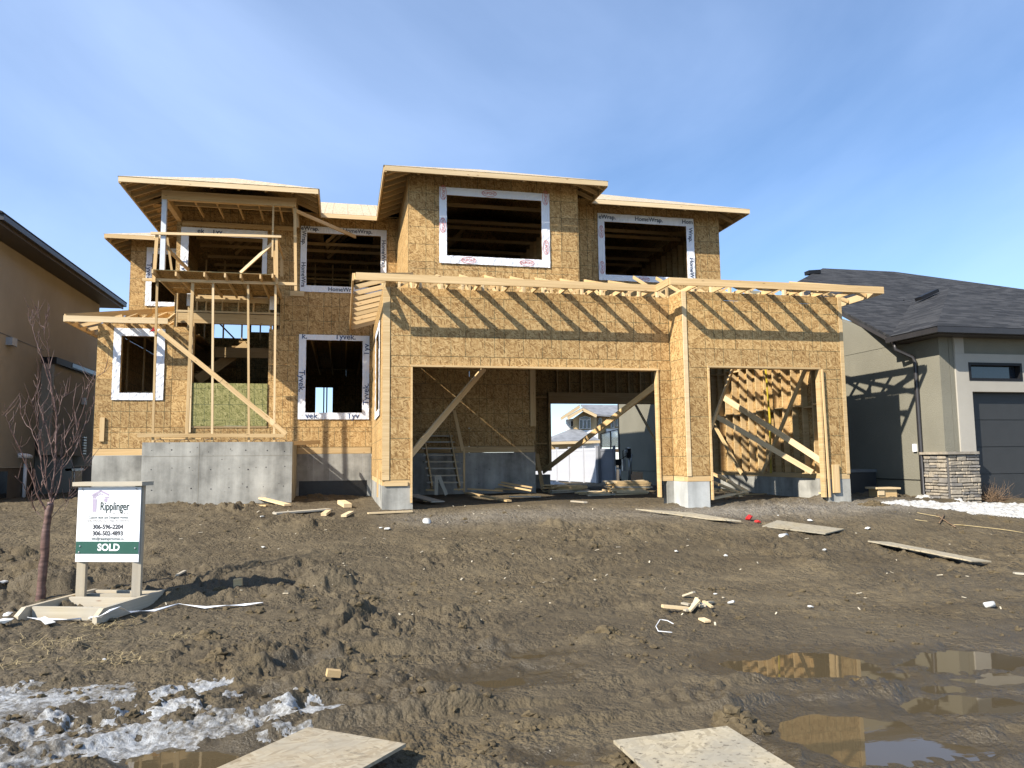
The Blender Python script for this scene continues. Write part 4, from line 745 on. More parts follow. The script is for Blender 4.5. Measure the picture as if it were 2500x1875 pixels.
wt(w4, 'eWrap.', 5.92, 7.40, .155, YR); wt(w4, 'HomeWrap.', 7.08, 7.40, .155, YR); wt(w4, 'Hom', 8.18, 7.40, .155, YR); wt(w4, 'Wrap.', 8.26, 7.05, .155, YR, rot=1); wt(w4, 'HomeW', 8.26, 6.15, .155, YR, rot=1); dupont(w4, 5.75, 6.05, YR, 1, .85); dupont(w4, 5.75, 7.0, YR, 1, .85); dupont(w4, 6.9, 5.79, YR, 0, .8)
wt(w6, 'Tyvek', -6.385, 6.75, .20, YL, INKB, 1); wt(w7, 'Tyvek', -4.84, 6.15, .20, YM, INKB, 1, clip=[(0, .2, 1)]); wt(w7, 'ek', -4.45, 7.17, .18, YM, INKB, clip=[(1, .05, 1)]); wt(w7, 'Tyv', -4.05, 7.17, .18, YM, INKB, clip=[(1, .05, 1)])
fl = PY(T_(1280, 230), YM-.05); box('wrap_flap', HS, fl.x-.06, fl.x+.07, YM-.05, YM-.045, fl.z-.2, fl.z+.22, WRAP); fl = PY(T_(478, 210), YM-.05); box('wrap_flap', HS, fl.x-.05, fl.x+.05, YM-.05, YM-.045, fl.z-.14, fl.z+.22, WRAP)
# --- braces in the garage openings
board('brace', HS, PY(GI(0, 1075), .12), PY(GI(845, 85), 2.6), .14, .038, (0, 0, 1), LUM); board('brace', HS, PY(F_(1405, 345), .12), PY(F_(300, 1190), 6.5), .14, .038); board('brace', HS, PY(F_(1185, 535), 8.2), PY(F_(1420, 960), 6), .089, .038); board('brace', HS, PY(GI(1430, 1050), 7.8), PY(GI(1500, 1465), 7.6), .12, .038, (1, 0, 0))
board('brace', HS, PY(GI(500, 560), 5.4), PY(GI(600, 1020), 4.9), .089, .038, (1, 0, 0)); board('brace', HS, PY(GI(613, 990), 4.6), PY(GI(613, 1480), 4.6), .05, .05, (1, 0, 0))
board('brace', HS, PY(G_(465, 790), YG+.2), PY(G_(655, 275), 1.8), .11, .038, (0, 0, 1)); board('brace', HS, PY(G_(575, 520), 2.2), PY(G_(1440, 1080), YG+.1), .13, .038, (0, 0, 1), LUMC); board('brace', HS, PY(G_(515, 680), 1.4), PY(G_(1325, 1150), .2), .12, .038, (0, 0, 1), LUMC)
board('brace', HS, PX(G_(1265, 285), 9.5), PX(G_(905, 1155), 9.5), .10, .038, (0, 0, 1)); board('brace', HS, PX(G_(490, 740), 9.5), PX(G_(730, 1165), 9.5), .10, .038, (0, 0, 1))
YST = [PX(G_(930, 275), 9.6), PX(G_(965, 700), 9.6), PX(G_(975, 1160), 9.6)]
for k in range(2): board('yellow_strap', HS, YST[k], YST[k+1], .07, .01, (0, 1, 0), YELLOW)
print('house parts', len(HS.children))
# ================================================================== timber scaffold on the porch wall
YS = 3.86
SF = empty('timber_scaffold', (-3.7, YS, 1.6), 'rough timber scaffold with plank deck and guard rail in front of the entry', 'scaffold')
for (a, b, c, d) in ((175, 20, 132, 1500), (517, 35, 458, 1500), (713, 45, 703, 1500), (1050, 55, 1057, 1500), (1316, 60, 1300, 1500)):
    p, q = PY(T_(a, b), YS), PY(T_(c, d), YS); board('upright', SF, p, q, .07 if a in (517,) else .05, .05, (1, 0, 0), LUMC if a in (713, 1316) else LUM); e = PY(T_(c, 1580), YS); board('foot_post', SF, (q.x, YS, q.z-.055), (e.x, YS, e.z), .05, .05, (1, 0, 0))
board('bottom_plate', SF, PY(T_(-20, 1512), YS-.05), PY(T_(1400, 1515), YS-.05), .085, .038); board('bottom_plate', SF, PY(T_(200, 1545), YS+.1), PY(T_(600, 1545), YS+.1), .04, .09)
board('ledger_rail', SF, PY(A(790, 965), YS-.05), PY(A(1995, 1000), YS-.05), .07, .038)
for (a, b, c, d) in ((868, 890, 1045, 1085), (1050, 910, 1215, 1092), (1272, 915, 1412, 1104), (1433, 922, 1528, 1108), (1555, 928, 1648, 1110), (1708, 932, 1778, 1112), (1803, 925, 1868, 1112)):
    q = PY(A(c, d), YM-.04); f = PX(A(a, b), q.x); f = PY(A(a, b), 3.45); board('deck_joist', SF, (f.x, f.y, f.z-.03), (q.x, q.y, q.z+.03), .10, .038)
zd0 = PY(A(1300, 912), 3.45).z; zd1 = PY(A(1412, 1104), YM-.04).z
for k, (y0, y1) in enumerate(((3.62, 4.30), (4.32, 5.0), (5.02, 5.50))):
    def zz(y): return zd0+(zd1-zd0)*(y-3.45)/(YM-.04-3.45)+.065
    poly_prism('deck_sheet', SF, [(-5.12, y0, zz(y0)), (-2.42, y0, zz(y0)), (-2.42, y1, zz(y1)), (-5.12, y1, zz(y1))], (0, 0, .016), OSB)
board('guard_post', SF, PY(A(905, 612), YS-.09), PY(A(878, 985), YS-.09), .075, .038, (1, 0, 0)); board('guard_post', SF, PY(A(1835, 625), YS-.09), PY(A(1838, 1000), YS-.09), .06, .038, (1, 0, 0)); board('guard_post', SF, PY(A(1815, 640), YS+.05), PY(A(1822, 930), YS+.05), .05, .038, (1, 0, 0))
board('guard_rail', SF, PY(A(855, 604), YS-.13), PY(A(1872, 630), YS-.13), .06, .038, mat=LUMC)
board('guard_brace', SF, PY(A(1835, 655), YS-.05), PY(A(1555, 912), 4.1), .07, .038, mat=LUMC); board('guard_brace', SF, PY(A(1838, 645), YS+.05), PY(A(1890, 800), 5.3), .06, .038); board('guard_brace', SF, PY(A(1878, 760), 5.3), PY(A(1876, 940), 5.3), .08, .03, (1, 0, 0)); board('guard_brace', SF, PY(A(890, 630), YS+.0), PY(A(1150, 890), 5.0), .08, .038); board('guard_brace', SF, PY(A(985, 640), YS+.2), PY(A(1020, 900), YS+.2), .05, .04, (1, 0, 0))
for (a, b, c, d, w) in ((190, 500, 790, 985, .11), (780, 975, 1415, 1500, .11), (1140, 1270, 1300, 1400, .12)): board('cross_brace', SF, PY(T_(a, b), YS-.055), PY(T_(c, d), YS-.06), w, .03, mat=LUMC if a == 1140 else LUM)
board('loose_plank', SF, PY(Q7(-120, 28), YS-.02), PY(Q7(590, -5), 5.0), .10, .03, (0, 0, 1), LUM)
o = box('red_flag', None, *[0]*6, REDC) if False else None
fp = PY(T_(128, 492), YS-.1); fl = poly_prism('red_flag', None, [fp+Vector((-.06, 0, -.05)), fp+Vector((.05, .01, -.03)), fp+Vector((.02, 0, .07)), fp+Vector((-.01, .0, .01))], (0, .02, 0), REDC); tag(fl, 'small red rag tied to the leftmost scaffold upright', 'rag')

# ================================================================== right-hand neighbour
XN, YF = 12.35, -.694
RN = empty('grey_bungalow', (15, 5, .1), 'finished grey stucco bungalow with dark shingle roof and charcoal garage door', 'house')
def holes_wall(name, par, axis, at, sgn, a0, a1, z0, z1, holes, th, mat):
    cv = convf(axis, at, sgn); me = plate_mesh(a0, a1, z0, z1, holes, th, cv)
    if (axis == 'y') != (sgn < 0): me.flip_normals()
    return link(name, me, mat, par)
wl_ = holes_wall('side_wall', RN, 'x', XN, -1, YF, 19.8, .55, 3.80, [], .25, STG); holes_wall('side_wall', RN, 'x', XN+.012, -1, YF+.05, 19.8, -.3, .545, [(17.0, 18.6, .0, .5)], .25, STG)
poly_prism('gable_wall', RN, [(XN, .25, 3.79), (XN, 14.0, 3.79), (XN, 7.2, 6.6)], (.25, 0, 0), STG); holes_wall('side_wall', RN, 'x', XN+.02, -1, 13.5, 19.8, 3.81, 6.5, [], .23, STG)
holes_wall('front_wall', RN, 'y', YF, -1, XN+.26, 12.73, -.2, 3.79, [], .25, STG); holes_wall('garage_surround', RN, 'y', YF-.04, -1, 12.73, 18.8, -.2, 3.415, [(13.13, 18.3, -.3, 2.55), (13.07, 14.52, 2.80, 3.215), (15.6, 17.1, 2.80, 3.215)], .30, STB); holes_wall('front_wall', RN, 'y', YF, -1, 12.73, 18.8, 3.42, 3.79, [], .25, STG); box('garage_surround', RN, 12.73, 12.98, YF-.042, YF+.1, 3.417, 3.79, STB)
gd = box('garage_door', RN, 13.10, 18.3, YF+.16, YF+.2, .05, 2.56, GDOOR)
for k in range(4): box('door_panel', gd, 13.12, 18.28, YF+.135, YF+.158, .08+k*.615, .08+k*.615+.60, GDOOR)
for (a, b) in ((13.07, 14.52), (15.6, 17.1)):
    w = box('transom_window', RN, a, b, YF+.10, YF+.12, 2.80, 3.215, GLASSD)
    for (x0, x1, z0, z1) in ((a, b, 2.80, 2.86), (a, b, 3.155, 3.215), (a, a+.06, 2.862, 3.153), (b-.06, b, 2.862, 3.153)): box('window_frame', w, x0, x1, YF-.05, YF+.09, z0, z1, BLACK)
EZ0, EZ1, EX, EY = 3.775, 3.92, 11.89, -1.144
box('gutter', RN, EX-.05, 20, EY-.12, EY, EZ0+.02, EZ1, DARKM); box('gutter', RN, EX-.05, EX+.07, EY+.003, .38, EZ0+.02, EZ1-.003, DARKM)
box('soffit', RN, EX+.07, 20, EY+.003, YF-.045, EZ0, EZ0+.03, SOFF); box('soffit', RN, EX+.073, XN-.002, YF-.04, .38, EZ0+.002, EZ0+.032, SOFF); tube('soffit_lamp', RN, [PZ(H(1082, 510), EZ0-.001), PZ(H(1082, 510), EZ0-.001)+Vector((0, 0, .02))], .06, WHITE, 12)
# shingle roofs, as planes with thickness
def onplane(p, co, no):
    d = Vector(ray(p)); c = Vector(CAM); return c+d*((Vector(co)-c).dot(no)/d.dot(no))
cor = Vector((EX-.06, EY-.12, EZ1+.01)); s_h = .42; rr = Vector(ray(H(1030, 205))).normalized(); best = None
for d in np.arange(.8, 6, .01):
    q = cor+Vector((d, d, s_h*d))-Vector(CAM); e = (q-rr*q.dot(rr)).length
    if best is None or e < best[0]: best = (e, d)
d_h = best[1]; apex = cor+Vector((d_h, d_h, s_h*d_h)); nL = Vector((-s_h, 0, 1)).normalized(); nF = Vector((0, -s_h, 1)).normalized(); nR = Vector((s_h, 0, 1)).normalized()
def slope(par, pts, n, name='roof_slope', th=.05):
    e = Vector((0, 0, 1)).cross(n).normalized(); return poly_prism(name, par, pts, -n*th, SHIN, (e, n.cross(e)))
c0 = Vector((EX-.05, .18, 3.93)); yr = c0.y+(apex.z-c0.z)/.42; rend = Vector((apex.x, yr, apex.z)); rc = Vector((apex.x+d_h, cor.y, cor.z))
slope(RN, [cor, apex, rend, Vector((cor.x, .18, cor.z))], nL); slope(RN, [cor, rc, apex], nF); slope(RN, [rc, Vector((rc.x, .18, rc.z)), rend, apex], nR)
nM = Vector((0, -.42, 1)).normalized(); pm_ = [c0, onplane(H(265, 85), c0, nM), onplane(H(690, 105), c0, nM), onplane(H(1500, 215), c0, nM), Vector((30, .6, 4.106)), Vector((30, .18, 3.93))]
print('roofd', d_h, best[0], yr)
tl = pm_[1]; print('roof', s_h, d_h, apex, [tuple(round(v, 2) for v in p) for p in pm_])
lk = onplane(H(85, 180), c0, nM); slope(RN, [c0, pm_[5], pm_[4], pm_[3], pm_[2], pm_[1], lk], nM)
slope(RN, [lk, tl, tl+Vector((1.0, 3.5, -.2)), lk+Vector((1.0, 3.5, -.6))], Vector((-.6, .1, 1)).normalized())
board('rake_board', RN, c0+Vector((.02, -.02, -.10)), lk+Vector((.02, 0, -.10)), .15, .03, mat=SOFF); poly_prism('soffit', RN, [c0+Vector((.02, 0, -.17)), lk+Vector((.02, 0, -.17)), lk+Vector((.5, 0, -.17)), c0+Vector((.5, 0, -.17))], (0, 0, .02), SOFF)
for (a, b) in (((645, 325), (738, 285)), ((835, 268), (935, 222))):
    p, q = onplane(H(*a), cor+nL*.1, nL), onplane(H(*b), cor+nL*.1, nL); board('roof_vent', RN, p, q, .10, .28, nL, BLACK)
p = onplane(H(205, 115), c0, nM); board('roof_vent', RN, p+Vector((-.25, 0, .0)), p+Vector((.25, 0, .05)), .14, .3, (0, 0, 1), BLACK)
dx = XN-.07; tube('downspout', RN, [(EX+.05, .22, EZ0), (EX+.06, .20, 3.62), (dx-.02, .02, 3.42), (dx, -.02, 3.30), (dx, -.02, .25), (dx, -.18, .13)], .045, DARKM, 8)
bp = PX(H(815, 1155), XN-.02); box('outlet_box', RN, XN-.05, XN-.001, bp.y-.05, bp.y+.05, bp.z-.09, bp.z+.09, WHITE)
box('siding_seam', RN, XN-.004, XN+.001, YF+.7, 19, .55, .565, BLACK); wb = box('basement_window', RN, XN+.02, XN+.05, 17.0, 18.6, .0, .5, GLASSD); box('corner_trim', RN, XN-.03, XN+.12, 19.8, 19.9, -.3, 6.5, BLACK)
# ledge-stone pier
SP = empty('stone_pier', (12.6, -.6, .1), 'grey ledge-stone pier cladding at the corner of the grey bungalow', 'stone pier')
box('backing', SP, XN-.035, 13.02, YF-.10, YF-.045, -.1, 1.14, MORT); box('backing', SP, XN-.035, XN-.002, YF-.043, -.07, -.1, 1.14, MORT); cap = box('cap_stone', SP, XN-.12, 13.06, YF-.19, YF-.042, 1.142, 1.20, STONE); box('cap_stone', SP, XN-.12, XN-.002, YF-.04, -.03, 1.143, 1.199, STONE)
rs = random.Random(3)
def stones(face):
    z = -.08
    while z < 1.10:
        h = rs.choice((.06, .075, .09, .12, .14)); h = min(h, 1.135-z); a = 0 if face == 'f' else 0; ln = .79 if face == 'f' else .66
        while a < ln-.03:
            w = min(rs.uniform(.12, .34), ln-a); w = w if ln-a-w > .07 else ln-a; pr = rs.uniform(.03, .06); g = .007; sub = (h > .11 and rs.random() < .5); hs = [(z+g, z+h/2-g/2), (z+h/2+g/2, z+h-g)] if sub else [(z+g, z+h-g)]
            for z0, z1 in hs:
                if z1-z0 < .02: continue
                if face == 'f': me = box_me(a+g, a+w-g, -pr, .01, z0, z1); off = (XN-.075 if False else XN-.04, YF-.10, 0)
                else: me = box_me(-pr, .01, a+g, a+w-g, z0, z1); off = (XN-.035, YF-.06, 0)
                bm = bmesh.new(); bm.from_mesh(me); bmesh.ops.bevel(bm, geom=bm.edges[:], offset=min(.014, (z1-z0)*.25), segments=1, affect='EDGES')
                for v in bm.verts: v.co += Vector((rs.uniform(-.005, .005), rs.uniform(-.008, .008), rs.uniform(-.004, .004)))
                bm.to_mesh(me); bm.free(); link('stone', me, STONE, SP, off)
            a += w
        z += h
stones('f'); stones('s')
# unit, box, shrub between and before the houses
p = PY((2141, 1190), 1.55); gx = p.x; GN = empty('generator_unit', (gx-.4, 1.9, .15), 'dark grey utility unit standing against the grey bungalow wall', 'utility unit')
box('body', GN, gx-.85, gx-.01, 1.55, 2.25, .12, .72, GDOOR); box('lid', GN, gx-.87, gx+.01, 1.53, 2.27, .722, .79, plain('grey_plastic', (.13, .14, .145), .5)); box('base', GN, gx-.9, gx+.05, 1.5, 2.3, .05, .118, CON)
q = PG(H(650, 1455)); WB = empty('wooden_box', (q.x, q.y, q.z), 'small pale wooden box with overhanging lid beside the right garage corner', 'box')
wz = gz_avg(q.x, q.y); box('body', WB, q.x-.24, q.x+.24, q.y-.02, q.y+.30, wz-.03, wz+.19, LUM); board('lid', WB, (q.x-.31, q.y+.13, wz+.215), (q.x+.31, q.y+.13, wz+.205), .04, .40, mat=LUMC); box('batten', WB, q.x-.26, q.x-.10, q.y-.045, q.y-.022, wz+.06, wz+.17, LUMC)
def shrub():
    c = PG(R6(1420, 985)); r = random.Random(9); root = Vector((c.x, c.y+.15, gz(c.x, c.y)))
    SB = empty('dry_shrub', root, 'low brown leafless shrub in front of the charcoal garage door', 'shrub'); V, F = [], []
    for k in range(260):
        a = r.uniform(0, 6.28); el = r.uniform(.15, 1.35); ln = r.uniform(.18, .52); d = Vector((math.cos(a)*math.cos(el)*1.25, math.sin(a)*math.cos(el), math.sin(el)*.85)); st = root+Vector((r.uniform(-.25, .25), r.uniform(-.18, .18), 0)); p = st
        for j in range(3):
            n = p+(d+Vector((r.uniform(-.4, .4), r.uniform(-.4, .4), r.uniform(-.25, .3))))*(ln/3); w = .0045*(1-.2*j); b = len(V); s = Vector((r.uniform(-1, 1), r.uniform(-1, 1), .3)).normalized()*w; t = d.cross(s).normalized()*w
            V += [p+s-root, p+t-root, p-s-t-root, n+s*.6-root, n+t*.6-root, n-s*.6-t*.6-root]; F += [(b, b+1, b+4, b+3), (b+1, b+2, b+5, b+4), (b+2, b, b+3, b+5)]; p = n
    link('twigs', mesh(V, F), TWIG, SB, root)
shrub()
for k, (a, b, l) in enumerate([((70, 1255), (440, 1315), 'thin twig lying left of the crossed sticks'), ((30, 1345), (240, 1372), 'pale twig lying on the mud below the snow'), ((395, 1285), (710, 1465), 'grey stick of the crossed pair below the snow'), ((520, 1285), (440, 1410), 'short dark stick of the crossed pair'), ((680, 1430), (1860, 1570), 'long thin pale reed lying on the mud at right')]):
    p, q = PG(R6(*a)), PG(R6(*b)); n = 6; pts = []
    for i in range(n+1): x = p.lerp(q, i/n); pts.append(Vector((x.x, x.y, gz_avg(x.x, x.y, .08)+.03)))
    o = tube('dead_stick', None, pts, .012 if k in (2, 3) else .006, TWIG if k in (2, 3) else STRAW, 5); tag(o, l, 'stick', 'sticks below the snow')

# ================================================================== left-hand neighbour
XL = -9.6; LN = empty('tan_house', (-12, 10, .2), 'tall tan stucco house with dark brown eave at the left edge', 'house')
zt = 6.98; holes_wall('side_wall', LN, 'x', XL, 1, 5.6, 15.2, 1.05, zt, [], .25, STT); holes_wall('side_wall', LN, 'x', XL-.03, 1, 5.6, 15.2, -.3, 1.045, [], .22, plain('brown_parging', (.12, .095, .07), .9)); box('front_wall', LN, XL-8, XL-.26, 5.6, 5.85, -.3, zt, STT)
poly_prism('soffit', LN, [(XL-.2, 5.0, zt+.0), (XL+.62, 5.0, zt+.0), (XL+.62, 15.8, zt-.0), (XL-.2, 15.8, zt-.0)], (0, 0, .03), SOFF); box('eave_fascia', LN, XL+.60, XL+.65, 4.98, 15.82, zt-.02, zt+.19, SOFF); box('gutter', LN, XL+.652, XL+.76, 4.98, 15.82, zt+.06, zt+.19, DARKM)
poly_prism('roof_slope', LN, [(XL+.75, 4.9, zt+.20), (XL+.75, 15.9, zt+.20), (XL-4.5, 15.9, zt+2.2), (XL-4.5, 4.9, zt+2.2)], (0, 0, .05), SHIN)
board('stucco_reveal', LN, PX(TR(0, 45), XL+.006), PX(TR(405, 212), XL+.006), .02, .008, mat=SOFF)
v = PX(TR(95, 135), XL+.05); vb = box('wall_vent', LN, XL, XL+.16, v.y-.16, v.y+.16, v.z-.09, v.z+.12, plain('grey_vent', (.35, .36, .37), .5))
def PXb(a0, b0, a1, b1, X): p, q = PX(TR(a0, b0), X), PX(TR(a1, b1), X); return p.y, q.y, min(p.z, q.z), max(p.z, q.z)
y0, y1, z0, z1 = PXb(385, 415, 450, 955, XL+.01); wn_ = box('narrow_window', LN, XL-.02, XL+.012, y0, y1, z0, z1, GLASSD)
yb0 = PX(TR(500, 400), XL+.35).y; yb1 = PX(TR(870, 500), XL+.35).y; zb = PX(TR(500, 300), XL+.35).z; bo = box('bump_out', LN, XL+.002, XL+.35, yb0, max(yb1, yb0+3.4), 1.4, zb-.1, STT); box('bump_cap', bo, XL+.002, XL+.42, yb0-.06, max(yb1, yb0+3.4)+.06, zb-.097, zb+.1, BLACK); box('cap_flashing', bo, XL+.36, XL+.43, yb0+1.3, max(yb1, yb0+3.4)+.05, zb-.05, zb+.08, plain('zinc_flashing', (.10, .12, .14), .35, metal=.5))
y0, y1, z0, z1 = PXb(600, 1315, 750, 1445, XL+.0); bw = box('basement_window', LN, XL-.05, XL+.005, y0, y1, .3, .95, GLASSD); box('window_frame', bw, XL+.006, XL+.02, y0-.06, y1+.06, .9, .98, WHITE); box('window_frame', bw, XL+.006, XL+.02, (y0+y1)/2-.03, (y0+y1)/2+.03, .3, .897, WHITE); y0, y1, z0, z1 = PXb(-60, 1300, 60, 1500, XL); box('basement_window', LN, XL-.05, XL+.005, y0, y1, .25, .95, GLASSD)
pv = PX(TR(228, 1300), XL+.06); tube('vent_pipe', LN, [(XL+.07, pv.y, .1), (XL+.07, pv.y, 1.15)], .05, WHITE, 8); pv = PX(TR(235, 1175), XL+.1); tube('dryer_vent', LN, [(XL, pv.y-.25, pv.z), (XL+.15, pv.y, pv.z-.02), (XL+.2, pv.y+.1, pv.z-.05)], .07, WHITE, 8); pv = PX(TR(760, 680), XL+.36); box('meter_box', LN, XL+.36, XL+.46, pv.y-.12, pv.y+.12, pv.z-.1, pv.z+.12, plain('pale_box', (.5, .49, .46), .5))
y0, y1, z0, z1 = PXb(360, 990, 690, 1250, XL+.1); box('dark_panel', LN, XL-.02, XL+.02, y0, y1, .2, z1, BLACK)  # plain black panel low on the side wall
for k in range(7): box('louvre', LN, XL+.36, XL+.40, y1-.2, y1+.1, 1.45+k*.09, 1.49+k*.09, GLAV)

# ================================================================== behind: fence, deck rail, meters, far house
FE = empty('vinyl_fence', (11.5, 25, -.1), 'pale grey vinyl privacy fence with capped posts behind the garage', 'fence')
fp = [(200-420, 31.5), (200, 27.0), (395, 25.2), (620, 23.5), (815, 22.0)]; FP = []
for a, y in fp: p = PY(BK(a, 1335), y); FP.append(Vector((p.x, y, -.16)))
for k, p in enumerate(FP):
    box('post', FE, p.x-.06, p.x+.06, p.y-.06, p.y+.06, -.3, 1.72, VINYL); box('post_cap', FE, p.x-.075, p.x+.075, p.y-.075, p.y+.075, 1.722, 1.77, VINYL)
    if k:
        a, b = FP[k-1], p; u = Vector((0, 0, 1))
        for z, w in ((-.02, .16), (1.60, .14)): board('rail', FE, (a.x, a.y, z), (b.x, b.y, z), w, .05, mat=VINYL)
        n = 9; d = (b-a)/n
        for i in range(n): q0, q1 = a+d*i+d*.02, a+d*(i+1)-d*.02; board('fence_board', FE, (q0.x, q0.y, .79), (q1.x, q1.y, .79), 1.48, .022, mat=VINYL)
GT = empty('shaded_gate', (12.2, 21.9, -.1), 'vinyl gate panel with its shade painted dark grey, between fence and bungalow', 'gate'); g0 = FP[-1]; g1 = PY(BK(1090, 1320), 21.2); GM = plain('shaded_vinyl', (.14, .145, .16), .5)  # gate lies in shade; that shade is put into its dark grey
for q in (g0+Vector((.13, -.02, 0)), Vector((g1.x, 21.2, 0))): box('post', GT, q.x-.06, q.x+.06, q.y-.06, q.y+.06, -.3, 1.76, GM)
board('gate_panel', GT, (g0.x+.2, g0.y-.05, .75), (g1.x-.06, 21.25, .75), 1.6, .03, mat=GM); board('gate_rail', GT, (g0.x+.2, g0.y-.08, 1.55), (g1.x-.06, 21.22, 1.55), .12, .05, mat=GM); board('gate_rail', GT, (g0.x+.2, g0.y-.08, .0), (g1.x-.06, 21.22, .0), .14, .05, mat=GM)
GR = empty('glass_deck_rail', (12.6, 23, 1.8), 'glass deck railing with black posts behind the gate', 'railing'); GL = NT('rail_glass'); GL.b.inputs['Transmission Weight'].default_value = .8; GL.col((.62, .70, .72)); GL.rough(.05); GL = GL.m
gl = [PY(BK(a, b), 23.4) for a, b in ((872, 745), (872, 565), (1022, 530), (1145, 500))]
for k, (a, b) in enumerate(((872, 565), (1022, 530), (1145, 500))):
    q = PY(BK(a, b), 23.4); board('rail_post', GR, (q.x, 23.4, 1.6), (q.x, 23.4, q.z), .06, .06, (1, 0, 0), BLACK)
    if k: board('top_rail', GR, pq, q, .05, .05, mat=BLACK); poly_prism('glass_pane', GR, [(pq.x+.04, 23.4, 1.75), (q.x-.04, 23.4, 1.75), (q.x-.04, 23.4, q.z-.05), (pq.x+.04, 23.4, pq.z-.05)], (0, .012, 0), GL)
    pq = q
box('deck_edge', GR, gl[0].x-.1, 14.5, 23.3, 23.5, 1.45, 1.62, DARKW)
UM = empty('utility_stand', (12.1, 15.5, -.05), 'black utility meters and pipes beside the bungalow wall', 'meter'); UY = 16.0
def UB(a0, b0, a1, b1, nm, mat, dy=0, t=.14): p, q = PY(BK(a0, b0), UY+dy), PY(BK(a1, b1), UY+dy); box(nm, UM, p.x, q.x, UY+dy, UY+dy+t, q.z, p.z, mat)
UB(1270, 795, 1345, 945, 'meter_box', BLACK); UB(1250, 815, 1290, 860, 'gauge', GLAV, -.06, .06); UB(1305, 780, 1340, 800, 'box_cap', WHITE, -.02); UB(1100, 965, 1200, 1060, 'regulator', BLACK); UB(1215, 960, 1260, 1145, 'cabinet', GLAV)
for (pts, r, m) in (([(1105, 1000), (1112, 1310)], .025, WHITE), ([(1165, 1050), (1180, 1300)], .04, BLACK), ([(1220, 960), (1215, 830), (1250, 820)], .022, BLACK), ([(1200, 960), (1280, 900)], .02, BLACK), ([(1310, 945), (1300, 1300)], .02, GLAV), ([(1320, 945), (1340, 1300)], .02, GLAV), ([(1350, 880), (1350, 1195)], .022, GLAV), ([(1360, 890), (1310, 1310)], .015, BLACK)): tube('pipe', UM, [PY(BK(*q), UY+.05) for q in pts], r, m, 6)
tube('pipe', UM, [PY(BK(1172, 1120), UY-.02), PY(BK(1180, 1270), UY-.02)], .03, WHITE, 6)
# far house under construction
YH = 88.; FH = empty('far_house', (32, 92, -.4), 'distant half-sided house with grey roofs and white window frames seen through the garage', 'house')
def hp(a, b, dy=0): return PY(BK(a, b), YH+dy)
WH = plain('white_sheet', (.80, .80, .79), .7); OT = plain('far_osb', (.52, .37, .19), .8, var=.2, scale=.6)
def quad(nm, pts, mat, th=.3, par=FH): return poly_prism(nm, par, pts, (0, th, 0), mat)
quad('front_wall', [hp(450, 700), hp(808, 700), hp(808, 285), hp(630, 200), hp(450, 330)], OT); quad('lower_wall', [hp(450, 760, -.3), hp(830, 760, -.3), hp(830, 500, -.3), hp(450, 520, -.3)], WH); quad('side_wall', [hp(338, 760, 1), hp(452, 760, 1), hp(452, 330, 1), hp(338, 345, 1)], WH); quad('right_wall', [hp(806, 780, 2), hp(1250, 780, 2), hp(1250, 300, 2), hp(806, 290, 2)], OT)
quad('white_band', [hp(960, 620, 1.5), hp(1250, 620, 1.5), hp(1250, 480, 1.5), hp(960, 490, 1.5)], WH)
def slab(nm, pts, mat, th=(0, 0, .25)): return poly_prism(nm, FH, pts, th, mat)
rz = hp(545, 140, -1.5); slab('gable_roof', [hp(355, 325, -1.5), hp(590, 185, -1.5), hp(590, 185, 8), hp(355, 325, 8)], SHINL); slab('gable_roof', [hp(590, 185, -1.5), hp(806, 290, -1.5), hp(806, 290, 8), hp(590, 185, 8)], SHINL); slab('gable_roof', [hp(250, 335, -1), hp(545, 140, -1), hp(545, 140, 10), hp(250, 335, 10)], SHINL)
for a, b, w in (((355, 330), (590, 190), .4), ((590, 190), (808, 295), .4), ((250, 338), (545, 145), .4)): board('barge_board', FH, hp(*a, -1.6), hp(*b, -1.6), w, .1, mat=LUMC)
slab('main_roof', [hp(806, 288, 0), hp(1250, 320, 0), hp(1300, 150, 7), hp(560, 138, 7)], SHINL)
slab('porch_roof', [hp(60, 715, -6), hp(860, 690, -6), hp(560, 530, -.5), hp(405, 520, -.5), ], SHINL); slab('porch_roof', [hp(60, 715, -6), hp(405, 520, -.5), hp(100, 640, 2)], SHINL); board('porch_fascia', FH, hp(40, 716, -6.2), hp(860, 692, -6.2), .35, .1, mat=LUMC); quad('porch_wall', [hp(60, 1100, -5), hp(520, 1100, -5), hp(520, 700, -5), hp(60, 712, -5)], OT); quad('porch_wall', [hp(522, 1100, -5.1), hp(850, 1100, -5.1), hp(850, 690, -5.1), hp(522, 700, -5.1)], WH)
for (a0, b0, a1, b1, dy) in ((540, 345, 597, 492, -.4), (603, 345, 655, 492, -.4), (661, 345, 715, 492, -.4), (398, 362, 442, 465, .7), (832, 320, 890, 470, 1.4), (1032, 335, 1085, 478, 1.2), (1105, 330, 1142, 450, 1.2)):
    w = quad('window', [hp(a0, b1, dy), hp(a1, b1, dy), hp(a1, b0, dy), hp(a0, b0, dy)], WH, .15); m = 9; poly_prism('pane', w, [hp(a0+m, b1-m, dy-.08), hp(a1-m, b1-m, dy-.08), hp(a1-m, b0+m, dy-.08), hp(a0+m, b0+m, dy-.08)], (0, .06, 0), GLASSD)
w = quad('window', [hp(535, 340, -.42), hp(718, 340, -.42), hp(712, 315, -.42), hp(628, 288, -.42), hp(545, 318, -.42)], WH, .12); poly_prism('pane', w, [hp(548, 335, -.5), hp(706, 335, -.5), hp(700, 320, -.5), hp(628, 298, -.5), hp(556, 322, -.5)], (0, .06, 0), GLASSD)

